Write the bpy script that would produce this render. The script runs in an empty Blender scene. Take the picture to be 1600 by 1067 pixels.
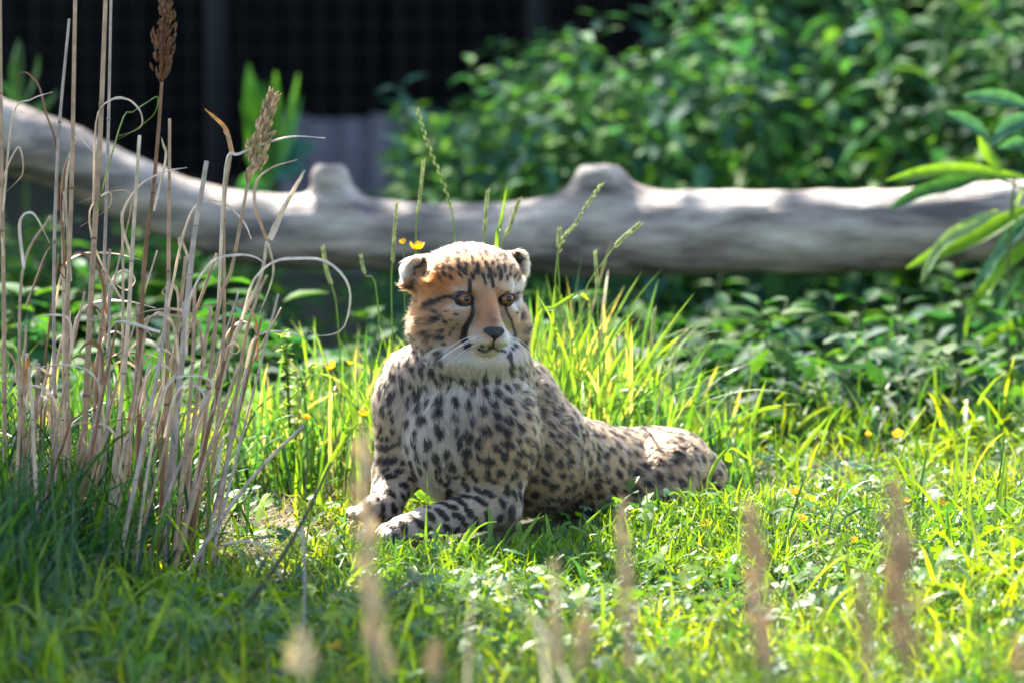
import bpy, math, random
import numpy as np
from mathutils import Vector, Matrix
from mathutils import noise as mnoise

rnd = random.Random(7)
rng = np.random.default_rng(7)
R = math.radians
S = bpy.context.scene
COL = S.collection

# ------------------------------------------------------------------ camera, sky, sun, exposure
PITCH = 7.0
CAM = Vector((0.0, -8.0, 1.287))
FPX = 8000.0                      # focal length in photograph pixels
cd = bpy.data.cameras.new('camera')
cam = bpy.data.objects.new('camera', cd)
COL.objects.link(cam)
cam.location = CAM
cam.rotation_euler = (R(90 - PITCH), 0, 0)
cd.sensor_width = 36.0
cd.lens = 36.0 * FPX / 1600.0
cd.clip_start = 0.1
cd.clip_end = 500
cd.dof.use_dof = True
cd.dof.focus_distance = 7.93
cd.dof.aperture_fstop = 3.6
cd.dof.aperture_blades = 0
S.camera = cam

SUN_AZ, SUN_EL = R(-24), R(50)
w = bpy.data.worlds.new('World')
S.world = w
w.use_nodes = True
nt = w.node_tree
nt.nodes.clear()
sky = nt.nodes.new('ShaderNodeTexSky')
sky.sky_type = 'NISHITA'
sky.sun_disc = False
sky.sun_elevation = SUN_EL
sky.sun_rotation = SUN_AZ
bg = nt.nodes.new('ShaderNodeBackground')
bg.inputs['Strength'].default_value = 0.125
wo = nt.nodes.new('ShaderNodeOutputWorld')
nt.links.new(sky.outputs[0], bg.inputs[0])
nt.links.new(bg.outputs[0], wo.inputs[0])

sd = bpy.data.lights.new('sun', 'SUN')
sd.energy = 5.0
sd.angle = R(0.5)
sd.color = (1.0, 0.95, 0.86)
sun = bpy.data.objects.new('sun', sd)
COL.objects.link(sun)
sdir = Vector((math.sin(SUN_AZ) * math.cos(SUN_EL), math.cos(SUN_AZ) * math.cos(SUN_EL), math.sin(SUN_EL)))
sun.rotation_euler = sdir.to_track_quat('Z', 'Y').to_euler()

S.view_settings.view_transform = 'Standard'
S.view_settings.look = 'None'
S.view_settings.exposure = 2.45
S.view_settings.gamma = 1.0
S.view_settings.use_curve_mapping = False
S.render.engine = 'CYCLES'
cy = S.cycles
cy.use_denoising = True
cy.max_bounces = 8
cy.diffuse_bounces = 3
cy.glossy_bounces = 2
cy.transmission_bounces = 8
cy.transparent_max_bounces = 6
cy.caustics_reflective = False
cy.caustics_refractive = False
cy.sample_clamp_indirect = 4.0
S.render.film_transparent = False

# ------------------------------------------------------------------ helpers
FWD = Vector((0, math.cos(R(PITCH)), -math.sin(R(PITCH))))
UP = Vector((0, math.sin(R(PITCH)), math.cos(R(PITCH))))


def at(px, py, D):
    """point seen at photograph pixel (px, py), D metres in front of the lens"""
    return CAM + FWD * D + Vector((1, 0, 0)) * ((px - 800) / FPX * D) + UP * ((533.5 - py) / FPX * D)


def at_y(px, py, y):
    """same, but for a given world y"""
    d = FWD + Vector((1, 0, 0)) * ((px - 800) / FPX) + UP * ((533.5 - py) / FPX)
    return CAM + d * ((y - CAM.y) / d.y)


def smooth(a, b, x):
    t = np.clip((np.asarray(x, dtype=float) - a) / (b - a), 0, 1)
    return t * t * (3 - 2 * t)


_ph = rng.uniform(0, 6.28, (10, 2))
_fr = rng.uniform(2.0, 9.0, (10, 2)) * rng.choice([-1, 1], (10, 2))


def ground_z(x, y):
    x = np.asarray(x, dtype=float)
    y = np.asarray(y, dtype=float)
    b = np.zeros(np.broadcast(x, y).shape)
    for i in range(10):
        b = b + 0.0035 * np.sin(_fr[i, 0] * x + _fr[i, 1] * y + _ph[i, 0])
    crest = 0.78 + 0.10 * np.sin(2.1 * x + 0.5)
    drop = -0.42 * smooth(crest, crest + 0.9, y)
    left = 0.03 * smooth(-0.2, -0.9, x)
    right = 0.015 * smooth(0.3, 0.9, x)
    far = 0.25 * smooth(6, 14, y)
    return b + drop + left + right + far


def gz(x, y):
    return float(ground_z(x, y))


def tag(o, label=None, cat=None, group=None, kind=None):
    if label: o['label'] = label
    if cat: o['category'] = cat
    if group: o['group'] = group
    if kind: o['kind'] = kind
    return o


def empty(name, loc):
    o = bpy.data.objects.new(name, None)
    o.empty_display_size = 0.05
    COL.objects.link(o)
    o.location = loc
    return o


def mesh_obj(name, V, F, mat=None, parent=None, col=None, smooth_=True, mesh=None):
    """V: (n,3) array, F: (m,3|4) array or list of arrays"""
    V = np.asarray(V, dtype=np.float32)
    if mesh is None:
        me = bpy.data.meshes.new(name)
        Fs = F if isinstance(F, list) else [F]
        Fs = [np.asarray(f, dtype=np.int32) for f in Fs if len(f)]
        me.vertices.add(len(V))
        me.vertices.foreach_set('co', V.ravel())
        nl = sum(f.size for f in Fs)
        npoly = sum(len(f) for f in Fs)
        me.loops.add(nl)
        me.polygons.add(npoly)
        me.loops.foreach_set('vertex_index', np.concatenate([f.ravel() for f in Fs]))
        tot = np.concatenate([np.full(len(f), f.shape[1], np.int32) for f in Fs])
        st = np.concatenate([[0], np.cumsum(tot)[:-1]]).astype(np.int32)
        me.polygons.foreach_set('loop_start', st)
        me.polygons.foreach_set('loop_total', tot)
        me.update(calc_edges=True)
        if smooth_:
            me.polygons.foreach_set('use_smooth', np.ones(npoly, dtype=bool))
        if col is not None:
            c = np.ones((len(V), 4), dtype=np.float32)
            c[:, :3] = col
            a = me.color_attributes.new('Col', 'FLOAT_COLOR', 'POINT')
            a.data.foreach_set('color', c.ravel())
        if mat is not None:
            me.materials.append(mat)
    else:
        me = mesh
    o = bpy.data.objects.new(name, me)
    COL.objects.link(o)
    if parent is not None:
        o.parent = parent
    return o


class MB:
    """collects tubes, boxes and sheets in local coordinates"""
    def __init__(self):
        self.V, self.Q, self.T, self.C, self.n = [], [], [], [], 0

    def add(self, V, Q=None, T=None, col=(1, 1, 1)):
        V = np.asarray(V, dtype=float).reshape(-1, 3)
        if Q is not None and len(Q): self.Q.append(np.asarray(Q) + self.n)
        if T is not None and len(T): self.T.append(np.asarray(T) + self.n)
        self.V.append(V)
        c = np.asarray(col, dtype=float)
        self.C.append(np.broadcast_to(c, (len(V), 3)) if c.ndim == 1 else c)
        self.n += len(V)

    def tube(self, pts, rad, n=6, col=(1, 1, 1), cap=True):
        pts = np.asarray(pts, dtype=float)
        m = len(pts)
        rad = np.broadcast_to(np.asarray(rad, dtype=float), (m,))
        t = np.gradient(pts, axis=0)
        t /= np.linalg.norm(t, axis=1)[:, None] + 1e-9
        ref = np.array([0.3, 1.0, 0.1]) if abs(t[0][2]) > 0.8 else np.array([0.0, 0.1, 1.0])
        a = np.cross(t, ref)
        a /= np.linalg.norm(a, axis=1)[:, None] + 1e-9
        b = np.cross(t, a)
        th = np.arange(n) * 2 * math.pi / n
        V = pts[:, None, :] + rad[:, None, None] * (np.cos(th)[None, :, None] * a[:, None, :] + np.sin(th)[None, :, None] * b[:, None, :])
        i, j = np.meshgrid(np.arange(m - 1), np.arange(n), indexing='ij')
        j2 = (j + 1) % n
        Q = np.stack([i * n + j, i * n + j2, (i + 1) * n + j2, (i + 1) * n + j], -1).reshape(-1, 4)
        V = V.reshape(-1, 3)
        T = []
        if cap:
            V = np.vstack([V, pts[:1], pts[-1:]])
            c0, c1 = m * n, m * n + 1
            T = [(c0, (k + 1) % n, k) for k in range(n)] + [(c1, (m - 1) * n + k, (m - 1) * n + (k + 1) % n) for k in range(n)]
        c = np.asarray(col, dtype=float)
        if c.ndim == 2:
            c = np.repeat(c, n, axis=0)
            if cap: c = np.vstack([c, c[:1], c[-1:]])
        self.add(V, Q, T, c)

    def box(self, c, s, col=(1, 1, 1)):
        c = np.asarray(c); s = np.asarray(s) / 2
        v = np.array([[x, y, z] for x in (-1, 1) for y in (-1, 1) for z in (-1, 1)]) * s + c
        self.add(v, [(0, 1, 3, 2), (4, 6, 7, 5), (0, 4, 5, 1), (2, 3, 7, 6), (0, 2, 6, 4), (1, 5, 7, 3)], None, col)

    def ribbon(self, pts, wid, side=None, col=(1, 1, 1), fold=0.25):
        """leaf-like ribbon with a midrib fold: three verts per ring"""
        pts = np.asarray(pts, dtype=float)
        m = len(pts)
        wid = np.broadcast_to(np.asarray(wid, dtype=float), (m,))
        t = np.gradient(pts, axis=0)
        t /= np.linalg.norm(t, axis=1)[:, None] + 1e-9
        if side is None: side = np.array([1.0, 0.2, 0.0])
        s = np.asarray(side, dtype=float)
        s = np.broadcast_to(s, (m, 3)) if s.ndim == 1 else s
        s = s - (s * t).sum(1)[:, None] * t
        s /= np.linalg.norm(s, axis=1)[:, None] + 1e-9
        nrm = np.cross(s, t)
        hw = wid[:, None] / 2
        V = np.stack([pts - s * hw + nrm * hw * fold, pts - nrm * hw * fold, pts + s * hw + nrm * hw * fold], 1).reshape(-1, 3)
        i = np.arange(m - 1)
        Q = np.concatenate([np.stack([i * 3, i * 3 + 1, i * 3 + 4, i * 3 + 3], -1), np.stack([i * 3 + 1, i * 3 + 2, i * 3 + 5, i * 3 + 4], -1)])
        c = np.asarray(col, dtype=float)
        if c.ndim == 2: c = np.repeat(c, 3, axis=0)
        self.add(V, Q, None, c)

    def build(self, name, mat, parent=None, smooth_=True, origin=None):
        V = np.vstack(self.V)
        if origin is not None: V = V - np.asarray(origin)
        F = []
        if self.Q: F.append(np.vstack(self.Q))
        if self.T: F.append(np.vstack(self.T))
        return mesh_obj(name, V, F, mat, parent, np.vstack(self.C), smooth_)


def spline(P, n):
    """Catmull-Rom through control points, n samples"""
    P = np.asarray(P, dtype=float)
    Q = np.vstack([2 * P[0] - P[1], P, 2 * P[-1] - P[-2]])
    u = np.linspace(0, len(P) - 1 - 1e-6, n)
    i = u.astype(int)
    f = (u - i)[:, None]
    p0, p1, p2, p3 = Q[i], Q[i + 1], Q[i + 2], Q[i + 3]
    return 0.5 * ((2 * p1) + (-p0 + p2) * f + (2 * p0 - 5 * p1 + 4 * p2 - p3) * f ** 2 + (-p0 + 3 * p1 - 3 * p2 + p3) * f ** 3)


def px_path(pts, y, wob=0.0):
    out = []
    for k, p in enumerate(pts):
        out.append(at_y(p[0], p[1], y + wob * math.sin(k * 1.3 + p[0])))
    return np.array(out)


# ------------------------------------------------------------------ materials
def mat_base(name):
    m = bpy.data.materials.new(name)
    m.use_nodes = True
    n = m.node_tree.nodes
    p = n['Principled BSDF']
    return m, n, m.node_tree.links, p


def leaf_mat(name, gain=1.0, transl=0.45, rough=0.45, spec=0.35, tint=(1.25, 1.15, 0.45)):
    """thin leaf: colour attribute, fine streaks, light passing through"""
    m, n, l, p = mat_base(name)
    a = n.new('ShaderNodeAttribute'); a.attribute_name = 'Col'
    tc = n.new('ShaderNodeTexCoord')
    no = n.new('ShaderNodeTexNoise'); no.inputs['Scale'].default_value = 55; no.inputs['Detail'].default_value = 4
    l.new(tc.outputs['Object'], no.inputs['Vector'])
    mr = n.new('ShaderNodeMapRange'); mr.inputs[1].default_value = 0.3; mr.inputs[2].default_value = 0.7
    mr.inputs[3].default_value = 0.72 * gain; mr.inputs[4].default_value = 1.25 * gain
    l.new(no.outputs['Fac'], mr.inputs[0])
    mx = n.new('ShaderNodeVectorMath'); mx.operation = 'SCALE'
    l.new(a.outputs['Color'], mx.inputs[0]); l.new(mr.outputs[0], mx.inputs['Scale'])
    l.new(mx.outputs[0], p.inputs['Base Color'])
    p.inputs['Roughness'].default_value = rough
    p.inputs['Specular IOR Level'].default_value = spec
    tr = n.new('ShaderNodeBsdfTranslucent')
    tm = n.new('ShaderNodeVectorMath'); tm.operation = 'MULTIPLY'; tm.inputs[1].default_value = tint
    l.new(mx.outputs[0], tm.inputs[0]); l.new(tm.outputs[0], tr.inputs['Color'])
    ms = n.new('ShaderNodeMixShader'); ms.inputs[0].default_value = transl
    l.new(p.outputs[0], ms.inputs[1]); l.new(tr.outputs[0], ms.inputs[2])
    l.new(ms.outputs[0], n['Material Output'].inputs['Surface'])
    return m


M_GRASS = leaf_mat('grass_blade', 1.0, 0.5, 0.42, 0.4, (1.6, 1.5, 0.5))
M_NETTLE = leaf_mat('nettle_leaf', 1.0, 0.45, 0.6, 0.15, (1.2, 1.35, 0.5))
M_BROAD = leaf_mat('broad_leaf', 1.0, 0.42, 0.5, 0.22, (1.35, 1.35, 0.4))
M_STRAW = leaf_mat('dry_straw', 1.0, 0.4, 0.6, 0.2, (1.1, 1.0, 0.8))
M_REED = leaf_mat('dry_reed', 1.0, 0.18, 0.5, 0.35, (1.1, 1.0, 0.85))
M_PETAL = leaf_mat('buttercup_petal', 1.0, 0.35, 0.25, 0.6, (1.1, 0.95, 0.5))


def soil_mat():
    m, n, l, p = mat_base('soil_and_thatch')
    tc = n.new('ShaderNodeTexCoord')
    a = n.new('ShaderNodeTexNoise'); a.inputs['Scale'].default_value = 9; a.inputs['Detail'].default_value = 8
    b = n.new('ShaderNodeTexNoise'); b.inputs['Scale'].default_value = 160; b.inputs['Detail'].default_value = 6
    for q in (a, b): l.new(tc.outputs['Object'], q.inputs['Vector'])
    r = n.new('ShaderNodeValToRGB')
    e = r.color_ramp.elements
    e[0].position = 0.3; e[0].color = (0.018, 0.022, 0.008, 1)
    e[1].position = 0.7; e[1].color = (0.075, 0.07, 0.028, 1)
    ad = n.new('ShaderNodeMath'); ad.operation = 'ADD'
    s1 = n.new('ShaderNodeMath'); s1.operation = 'MULTIPLY'; s1.inputs[1].default_value = 0.5
    s2 = n.new('ShaderNodeMath'); s2.operation = 'MULTIPLY'; s2.inputs[1].default_value = 0.5
    l.new(a.outputs['Fac'], s1.inputs[0]); l.new(b.outputs['Fac'], s2.inputs[0])
    l.new(s1.outputs[0], ad.inputs[0]); l.new(s2.outputs[0], ad.inputs[1])
    l.new(ad.outputs[0], r.inputs[0]); l.new(r.outputs[0], p.inputs['Base Color'])
    bp = n.new('ShaderNodeBump'); bp.inputs['Strength'].default_value = 0.7; bp.inputs['Distance'].default_value = 0.02
    l.new(b.outputs['Fac'], bp.inputs['Height']); l.new(bp.outputs[0], p.inputs['Normal'])
    p.inputs['Roughness'].default_value = 0.95
    return m


def wood_log_mat():
    m, n, l, p = mat_base('weathered_bare_wood')
    tc = n.new('ShaderNodeTexCoord')
    mp = n.new('ShaderNodeMapping'); mp.inputs['Scale'].default_value = (1.5, 7.0, 7.0)
    l.new(tc.outputs['Object'], mp.inputs['Vector'])
    a = n.new('ShaderNodeTexNoise'); a.inputs['Scale'].default_value = 2.2; a.inputs['Detail'].default_value = 7; a.inputs['Roughness'].default_value = 0.6
    l.new(mp.outputs[0], a.inputs['Vector'])
    mp2 = n.new('ShaderNodeMapping'); mp2.inputs['Scale'].default_value = (1.0, 14.0, 14.0)
    l.new(tc.outputs['Object'], mp2.inputs['Vector'])
    b = n.new('ShaderNodeTexNoise'); b.inputs['Scale'].default_value = 9; b.inputs['Detail'].default_value = 5
    l.new(mp2.outputs[0], b.inputs['Vector'])
    r = n.new('ShaderNodeValToRGB')
    e = r.color_ramp.elements
    e[0].position = 0.38; e[0].color = (0.06, 0.043, 0.034, 1)
    e[1].position = 0.66; e[1].color = (0.43, 0.345, 0.275, 1)
    x = e.new(0.46); x.color = (0.18, 0.137, 0.11, 1)
    x = e.new(0.54); x.color = (0.28, 0.22, 0.175, 1)
    l.new(a.outputs['Fac'], r.inputs[0])
    mr = n.new('ShaderNodeMapRange'); mr.inputs[1].default_value = 0.35; mr.inputs[2].default_value = 0.65; mr.inputs[3].default_value = 0.8; mr.inputs[4].default_value = 1.12
    l.new(b.outputs['Fac'], mr.inputs[0])
    mx = n.new('ShaderNodeVectorMath'); mx.operation = 'SCALE'
    l.new(r.outputs[0], mx.inputs[0]); l.new(mr.outputs[0], mx.inputs['Scale'])
    l.new(mx.outputs[0], p.inputs['Base Color'])
    bp = n.new('ShaderNodeBump'); bp.inputs['Strength'].default_value = 0.6; bp.inputs['Distance'].default_value = 0.01
    l.new(b.outputs['Fac'], bp.inputs['Height']); l.new(bp.outputs[0], p.inputs['Normal'])
    p.inputs['Roughness'].default_value = 0.6
    return m


def plain_mat(name, c1, c2, scale=(6, 6, 1), rough=0.8, spec=0.3, metal=0.0):
    m, n, l, p = mat_base(name)
    tc = n.new('ShaderNodeTexCoord')
    mp = n.new('ShaderNodeMapping'); mp.inputs['Scale'].default_value = scale
    l.new(tc.outputs['Object'], mp.inputs['Vector'])
    a = n.new('ShaderNodeTexNoise'); a.inputs['Scale'].default_value = 5; a.inputs['Detail'].default_value = 6
    l.new(mp.outputs[0], a.inputs['Vector'])
    r = n.new('ShaderNodeValToRGB')
    r.color_ramp.elements[0].position = 0.3; r.color_ramp.elements[0].color = (*c1, 1)
    r.color_ramp.elements[1].position = 0.7; r.color_ramp.elements[1].color = (*c2, 1)
    l.new(a.outputs['Fac'], r.inputs[0]); l.new(r.outputs[0], p.inputs['Base Color'])
    p.inputs['Roughness'].default_value = rough
    p.inputs['Specular IOR Level'].default_value = spec
    p.inputs['Metallic'].default_value = metal
    return m


M_SOIL = soil_mat()
M_LOG = wood_log_mat()
M_DARK = plain_mat('shade_black_boards', (0.003, 0.0027, 0.003), (0.008, 0.007, 0.008), (8, 8, 0.6), 0.85, 0.15)  # near-black colour stands in for the dark shade behind the fence
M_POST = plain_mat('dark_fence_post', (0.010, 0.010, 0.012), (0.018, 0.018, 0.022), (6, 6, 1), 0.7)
M_WIRE = plain_mat('dull_galvanised_wire', (0.02, 0.02, 0.024), (0.04, 0.04, 0.045), (1, 1, 1), 0.6, 0.4, 0.3)
M_GREYBOARD = plain_mat('silver_grey_boards', (0.08, 0.07, 0.08), (0.20, 0.17, 0.19), (10, 10, 0.8), 0.8)

# ------------------------------------------------------------------ ground
def build_ground():
    xs = np.concatenate([[-200, -60, -20, -8, -4], np.linspace(-2, 2, 101), [4, 8, 20, 60, 200]])
    ys = np.concatenate([[-60, -20, -10, -6, -4, -3], np.linspace(-2, 4, 151), np.linspace(4.3, 16, 20), [25, 60, 200]])
    X, Y = np.meshgrid(xs, ys, indexing='ij')
    Z = ground_z(np.clip(X, -6, 6), Y)
    V = np.stack([X, Y, Z], -1).reshape(-1, 3)
    nx, ny = len(xs), len(ys)
    i, j = np.meshgrid(np.arange(nx - 1), np.arange(ny - 1), indexing='ij')
    Q = np.stack([i * ny + j, (i + 1) * ny + j, (i + 1) * ny + j + 1, i * ny + j + 1], -1).reshape(-1, 4)
    o = mesh_obj('ground', V, Q, M_SOIL)
    tag(o, kind='structure')


build_ground()

# ------------------------------------------------------------------ enclosure behind: dark shed, wire fence, low board wall
def build_backdrop():
    # timber shed wall of vertical boards, deep shade put into their near-black colour
    y = 9.4
    root = empty('timber_shed', (0, y, gz(0, y)))
    tag(root, 'timber shed, upright boards coloured near black for the deep shade behind the wire fence', 'shed')
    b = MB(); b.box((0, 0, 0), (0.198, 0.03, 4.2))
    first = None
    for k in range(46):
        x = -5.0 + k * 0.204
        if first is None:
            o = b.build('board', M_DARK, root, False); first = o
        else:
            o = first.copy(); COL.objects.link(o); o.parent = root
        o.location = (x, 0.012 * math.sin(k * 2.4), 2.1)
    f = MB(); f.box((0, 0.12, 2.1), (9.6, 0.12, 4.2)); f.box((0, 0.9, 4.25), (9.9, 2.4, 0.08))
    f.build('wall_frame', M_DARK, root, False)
    # low wall of silver grey boards
    y = 7.4
    root = empty('low_board_wall', (0, y, gz(0, y)))
    tag(root, 'low silver grey board wall standing behind the wire fence', 'wall')
    z0 = gz(0, y)
    b = MB(); b.box((0, 0, 0), (0.085, 0.022, 1.0))
    first = None
    topz = at_y(700, 182, y).z
    x00 = at_y(462, 200, y).x
    for k in range(44):
        x = x00 + k * 0.09
        if first is None:
            o = b.build('board', M_GREYBOARD, root, False); first = o
        else:
            o = first.copy(); COL.objects.link(o); o.parent = root
        h = topz - z0 + 0.012 * math.sin(k * 5.1)
        o.location = (x, 0.004 * math.sin(k * 3.3), h - 0.5)
    f = MB(); f.box((x00 + 1.93, 0.035, 0.25), (3.9, 0.04, 0.07)); f.box((x00 + 1.93, 0.035, topz - z0 - 0.12), (3.9, 0.04, 0.07))
    f.build('rail', M_GREYBOARD, root, False)
    # wire mesh fence
    y = 6.7
    z0 = gz(0, y)
    root = empty('wire_mesh_fence', (0, y, z0))
    tag(root, 'tall wire mesh enclosure fence on slim dark posts', 'fence')
    for px, r in ((338, 0.032), (-180, 0.03), (840, 0.03), (1330, 0.03), (1850, 0.03)):
        x = at_y(px, 100, y).x
        m = MB(); m.tube([(x, 0, -0.2), (x, 0, 2.6)], r, 10)
        m.build('post', M_POST, root)
    m = MB()
    xs = np.arange(-2.2, 2.2, 0.075)
    for x in xs: m.tube([(x, 0.03, 0), (x, 0.03, 2.5)], 0.0012, 3, cap=False)
    for z in np.arange(0.05, 2.5, 0.075): m.tube([(-2.2, 0.034, z), (2.2, 0.034, z)], 0.0012, 3, cap=False)
    o = m.build('wire_mesh', M_WIRE, root); o['kind'] = 'stuff'
    for z in (0.98, 1.75, 2.5):
        m = MB(); m.tube([(-2.2, 0.02, z), (2.2, 0.02, z)], 0.006, 6)
        m.build('line_wire', M_WIRE, root)


build_backdrop()

# ------------------------------------------------------------------ smooth blended solids (signed distance fields)
def rotm(rx=0, ry=0, rz=0):
    return np.array((Matrix.Rotation(R(rz), 3, 'Z') @ Matrix.Rotation(R(ry), 3, 'Y') @ Matrix.Rotation(R(rx), 3, 'X')))


PR = []


def ell(c, r, rot=None, k=18, sub=False):
    PR.append(('e', np.array(c, float), np.array(r, float), np.eye(3) if rot is None else rot, k, sub))


def cap(p, q, r0, r1, k=18, sub=False):
    PR.append(('c', np.array(p, float), np.array(q, float), (r0, r1), k, sub))


def sdf_grid(UB, VB, WB):
    gx, gy, gw = (np.arange(a, b, s, dtype=np.float32) for a, b, s in (UB, VB, WB))
    f = np.full((len(gx), len(gy), len(gw)), 60.0, np.float32)
    for pr in PR:
        kind, k, sub = pr[0], pr[-2], pr[-1]
        m = 1.5 * k + 12
        if kind == 'e':
            rr = np.abs(pr[3]) @ pr[2]
            lo, hi = pr[1] - rr - m, pr[1] + rr + m
        else:
            r0, r1 = pr[3]
            lo = np.minimum(pr[1] - r0, pr[2] - r1) - m
            hi = np.maximum(pr[1] + r0, pr[2] + r1) + m
        sl = [slice(*np.searchsorted(g, (lo[i], hi[i]))) for i, g in enumerate((gx, gy, gw))]
        X, Y, W = gx[sl[0]][:, None, None], gy[sl[1]][None, :, None], gw[sl[2]][None, None, :]
        if kind == 'e':
            M = pr[3]
            d = [X - pr[1][0], Y - pr[1][1], W - pr[1][2]]
            k0 = 0; k1 = 0
            for j in range(3):
                q = d[0] * np.float32(M[0, j]) + d[1] * np.float32(M[1, j]) + d[2] * np.float32(M[2, j])
                a = q / np.float32(pr[2][j])
                k0 = k0 + a * a
                b = a / np.float32(pr[2][j])
                k1 = k1 + b * b
            k0 = np.sqrt(k0); k1 = np.sqrt(k1) + 1e-6
            g = k0 * (k0 - 1) / k1
        else:
            ab = pr[2] - pr[1]
            L2 = float(ab @ ab)
            t = np.clip(((X - pr[1][0]) * ab[0] + (Y - pr[1][1]) * ab[1] + (W - pr[1][2]) * ab[2]) / L2, 0, 1)
            g = np.sqrt((X - pr[1][0] - t * ab[0]) ** 2 + (Y - pr[1][1] - t * ab[1]) ** 2 + (W - pr[1][2] - t * ab[2]) ** 2) - (r0 + (r1 - r0) * t)
        g = g.astype(np.float32)
        s = f[tuple(sl)]
        if sub:
            g = -g
            h = np.maximum(k - np.abs(s - g), 0) / k
            f[tuple(sl)] = np.maximum(s, g) + h * h * k * 0.25
        else:
            h = np.maximum(k - np.abs(s - g), 0) / k
            f[tuple(sl)] = np.minimum(s, g) - h * h * k * 0.25
    return gx, gy, gw, f


def surface_nets(gx, gy, gw, f, st):
    ins = f < 0
    nx, ny, nz = f.shape
    cnt = np.zeros((nx - 1, ny - 1, nz - 1), np.int8)
    for a in (0, 1):
        for b in (0, 1):
            for c in (0, 1):
                cnt += ins[a:nx - 1 + a, b:ny - 1 + b, c:nz - 1 + c]
    act = np.argwhere((cnt > 0) & (cnt < 8))
    idx = np.full((nx - 1, ny - 1, nz - 1), -1, np.int32)
    idx[act[:, 0], act[:, 1], act[:, 2]] = np.arange(len(act))
    acc = np.zeros((len(act), 3)); num = np.zeros(len(act))
    cor = [(a, b, c) for a in (0, 1) for b in (0, 1) for c in (0, 1)]
    val = {c: f[act[:, 0] + c[0], act[:, 1] + c[1], act[:, 2] + c[2]] for c in cor}
    for p in cor:
        for ax in range(3):
            if p[ax] == 0:
                q = list(p); q[ax] = 1; q = tuple(q)
                va, vb = val[p], val[q]
                m = (va < 0) != (vb < 0)
                t = np.where(m, va / np.where(m, va - vb, 1), 0)
                pos = np.tile(np.array(p, float), (len(act), 1))
                pos[:, ax] += t
                acc[m] += pos[m]; num[m] += 1
    V = act + acc / num[:, None]
    V = V * np.array(st) + np.array([gx[0], gy[0], gw[0]])
    Q = []
    for ax in range(3):
        sl0 = [slice(None)] * 3; sl1 = [slice(None)] * 3
        sl0[ax] = slice(0, -1); sl1[ax] = slice(1, None)
        d = ins[tuple(sl0)] != ins[tuple(sl1)]
        e = np.argwhere(d)
        o1, o2 = [(1, 2), (2, 0), (0, 1)][ax]
        ok = (e[:, o1] > 0) & (e[:, o2] > 0) & (e[:, o1] < f.shape[o1] - 1) & (e[:, o2] < f.shape[o2] - 1)
        e = e[ok]
        flip = ins[e[:, 0], e[:, 1], e[:, 2]]
        c = []
        for da, db in ((0, 0), (1, 0), (1, 1), (0, 1)):
            g = e.copy(); g[:, o1] -= da; g[:, o2] -= db
            c.append(idx[g[:, 0], g[:, 1], g[:, 2]])
        q = np.stack(c, -1)
        q[~flip] = q[~flip][:, ::-1]
        Q.append(q)
    return V, np.vstack(Q)



def vnormals(V, Q):
    fn = np.cross(V[Q[:, 2]] - V[Q[:, 0]], V[Q[:, 3]] - V[Q[:, 1]])
    N = np.zeros_like(V)
    for j in range(4): np.add.at(N, Q[:, j], fn)
    N /= np.linalg.norm(N, axis=1)[:, None] + 1e-9
    if N[np.argmax(V[:, 2])][2] < 0: return -N, Q[:, ::-1]
    return N, Q


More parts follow.
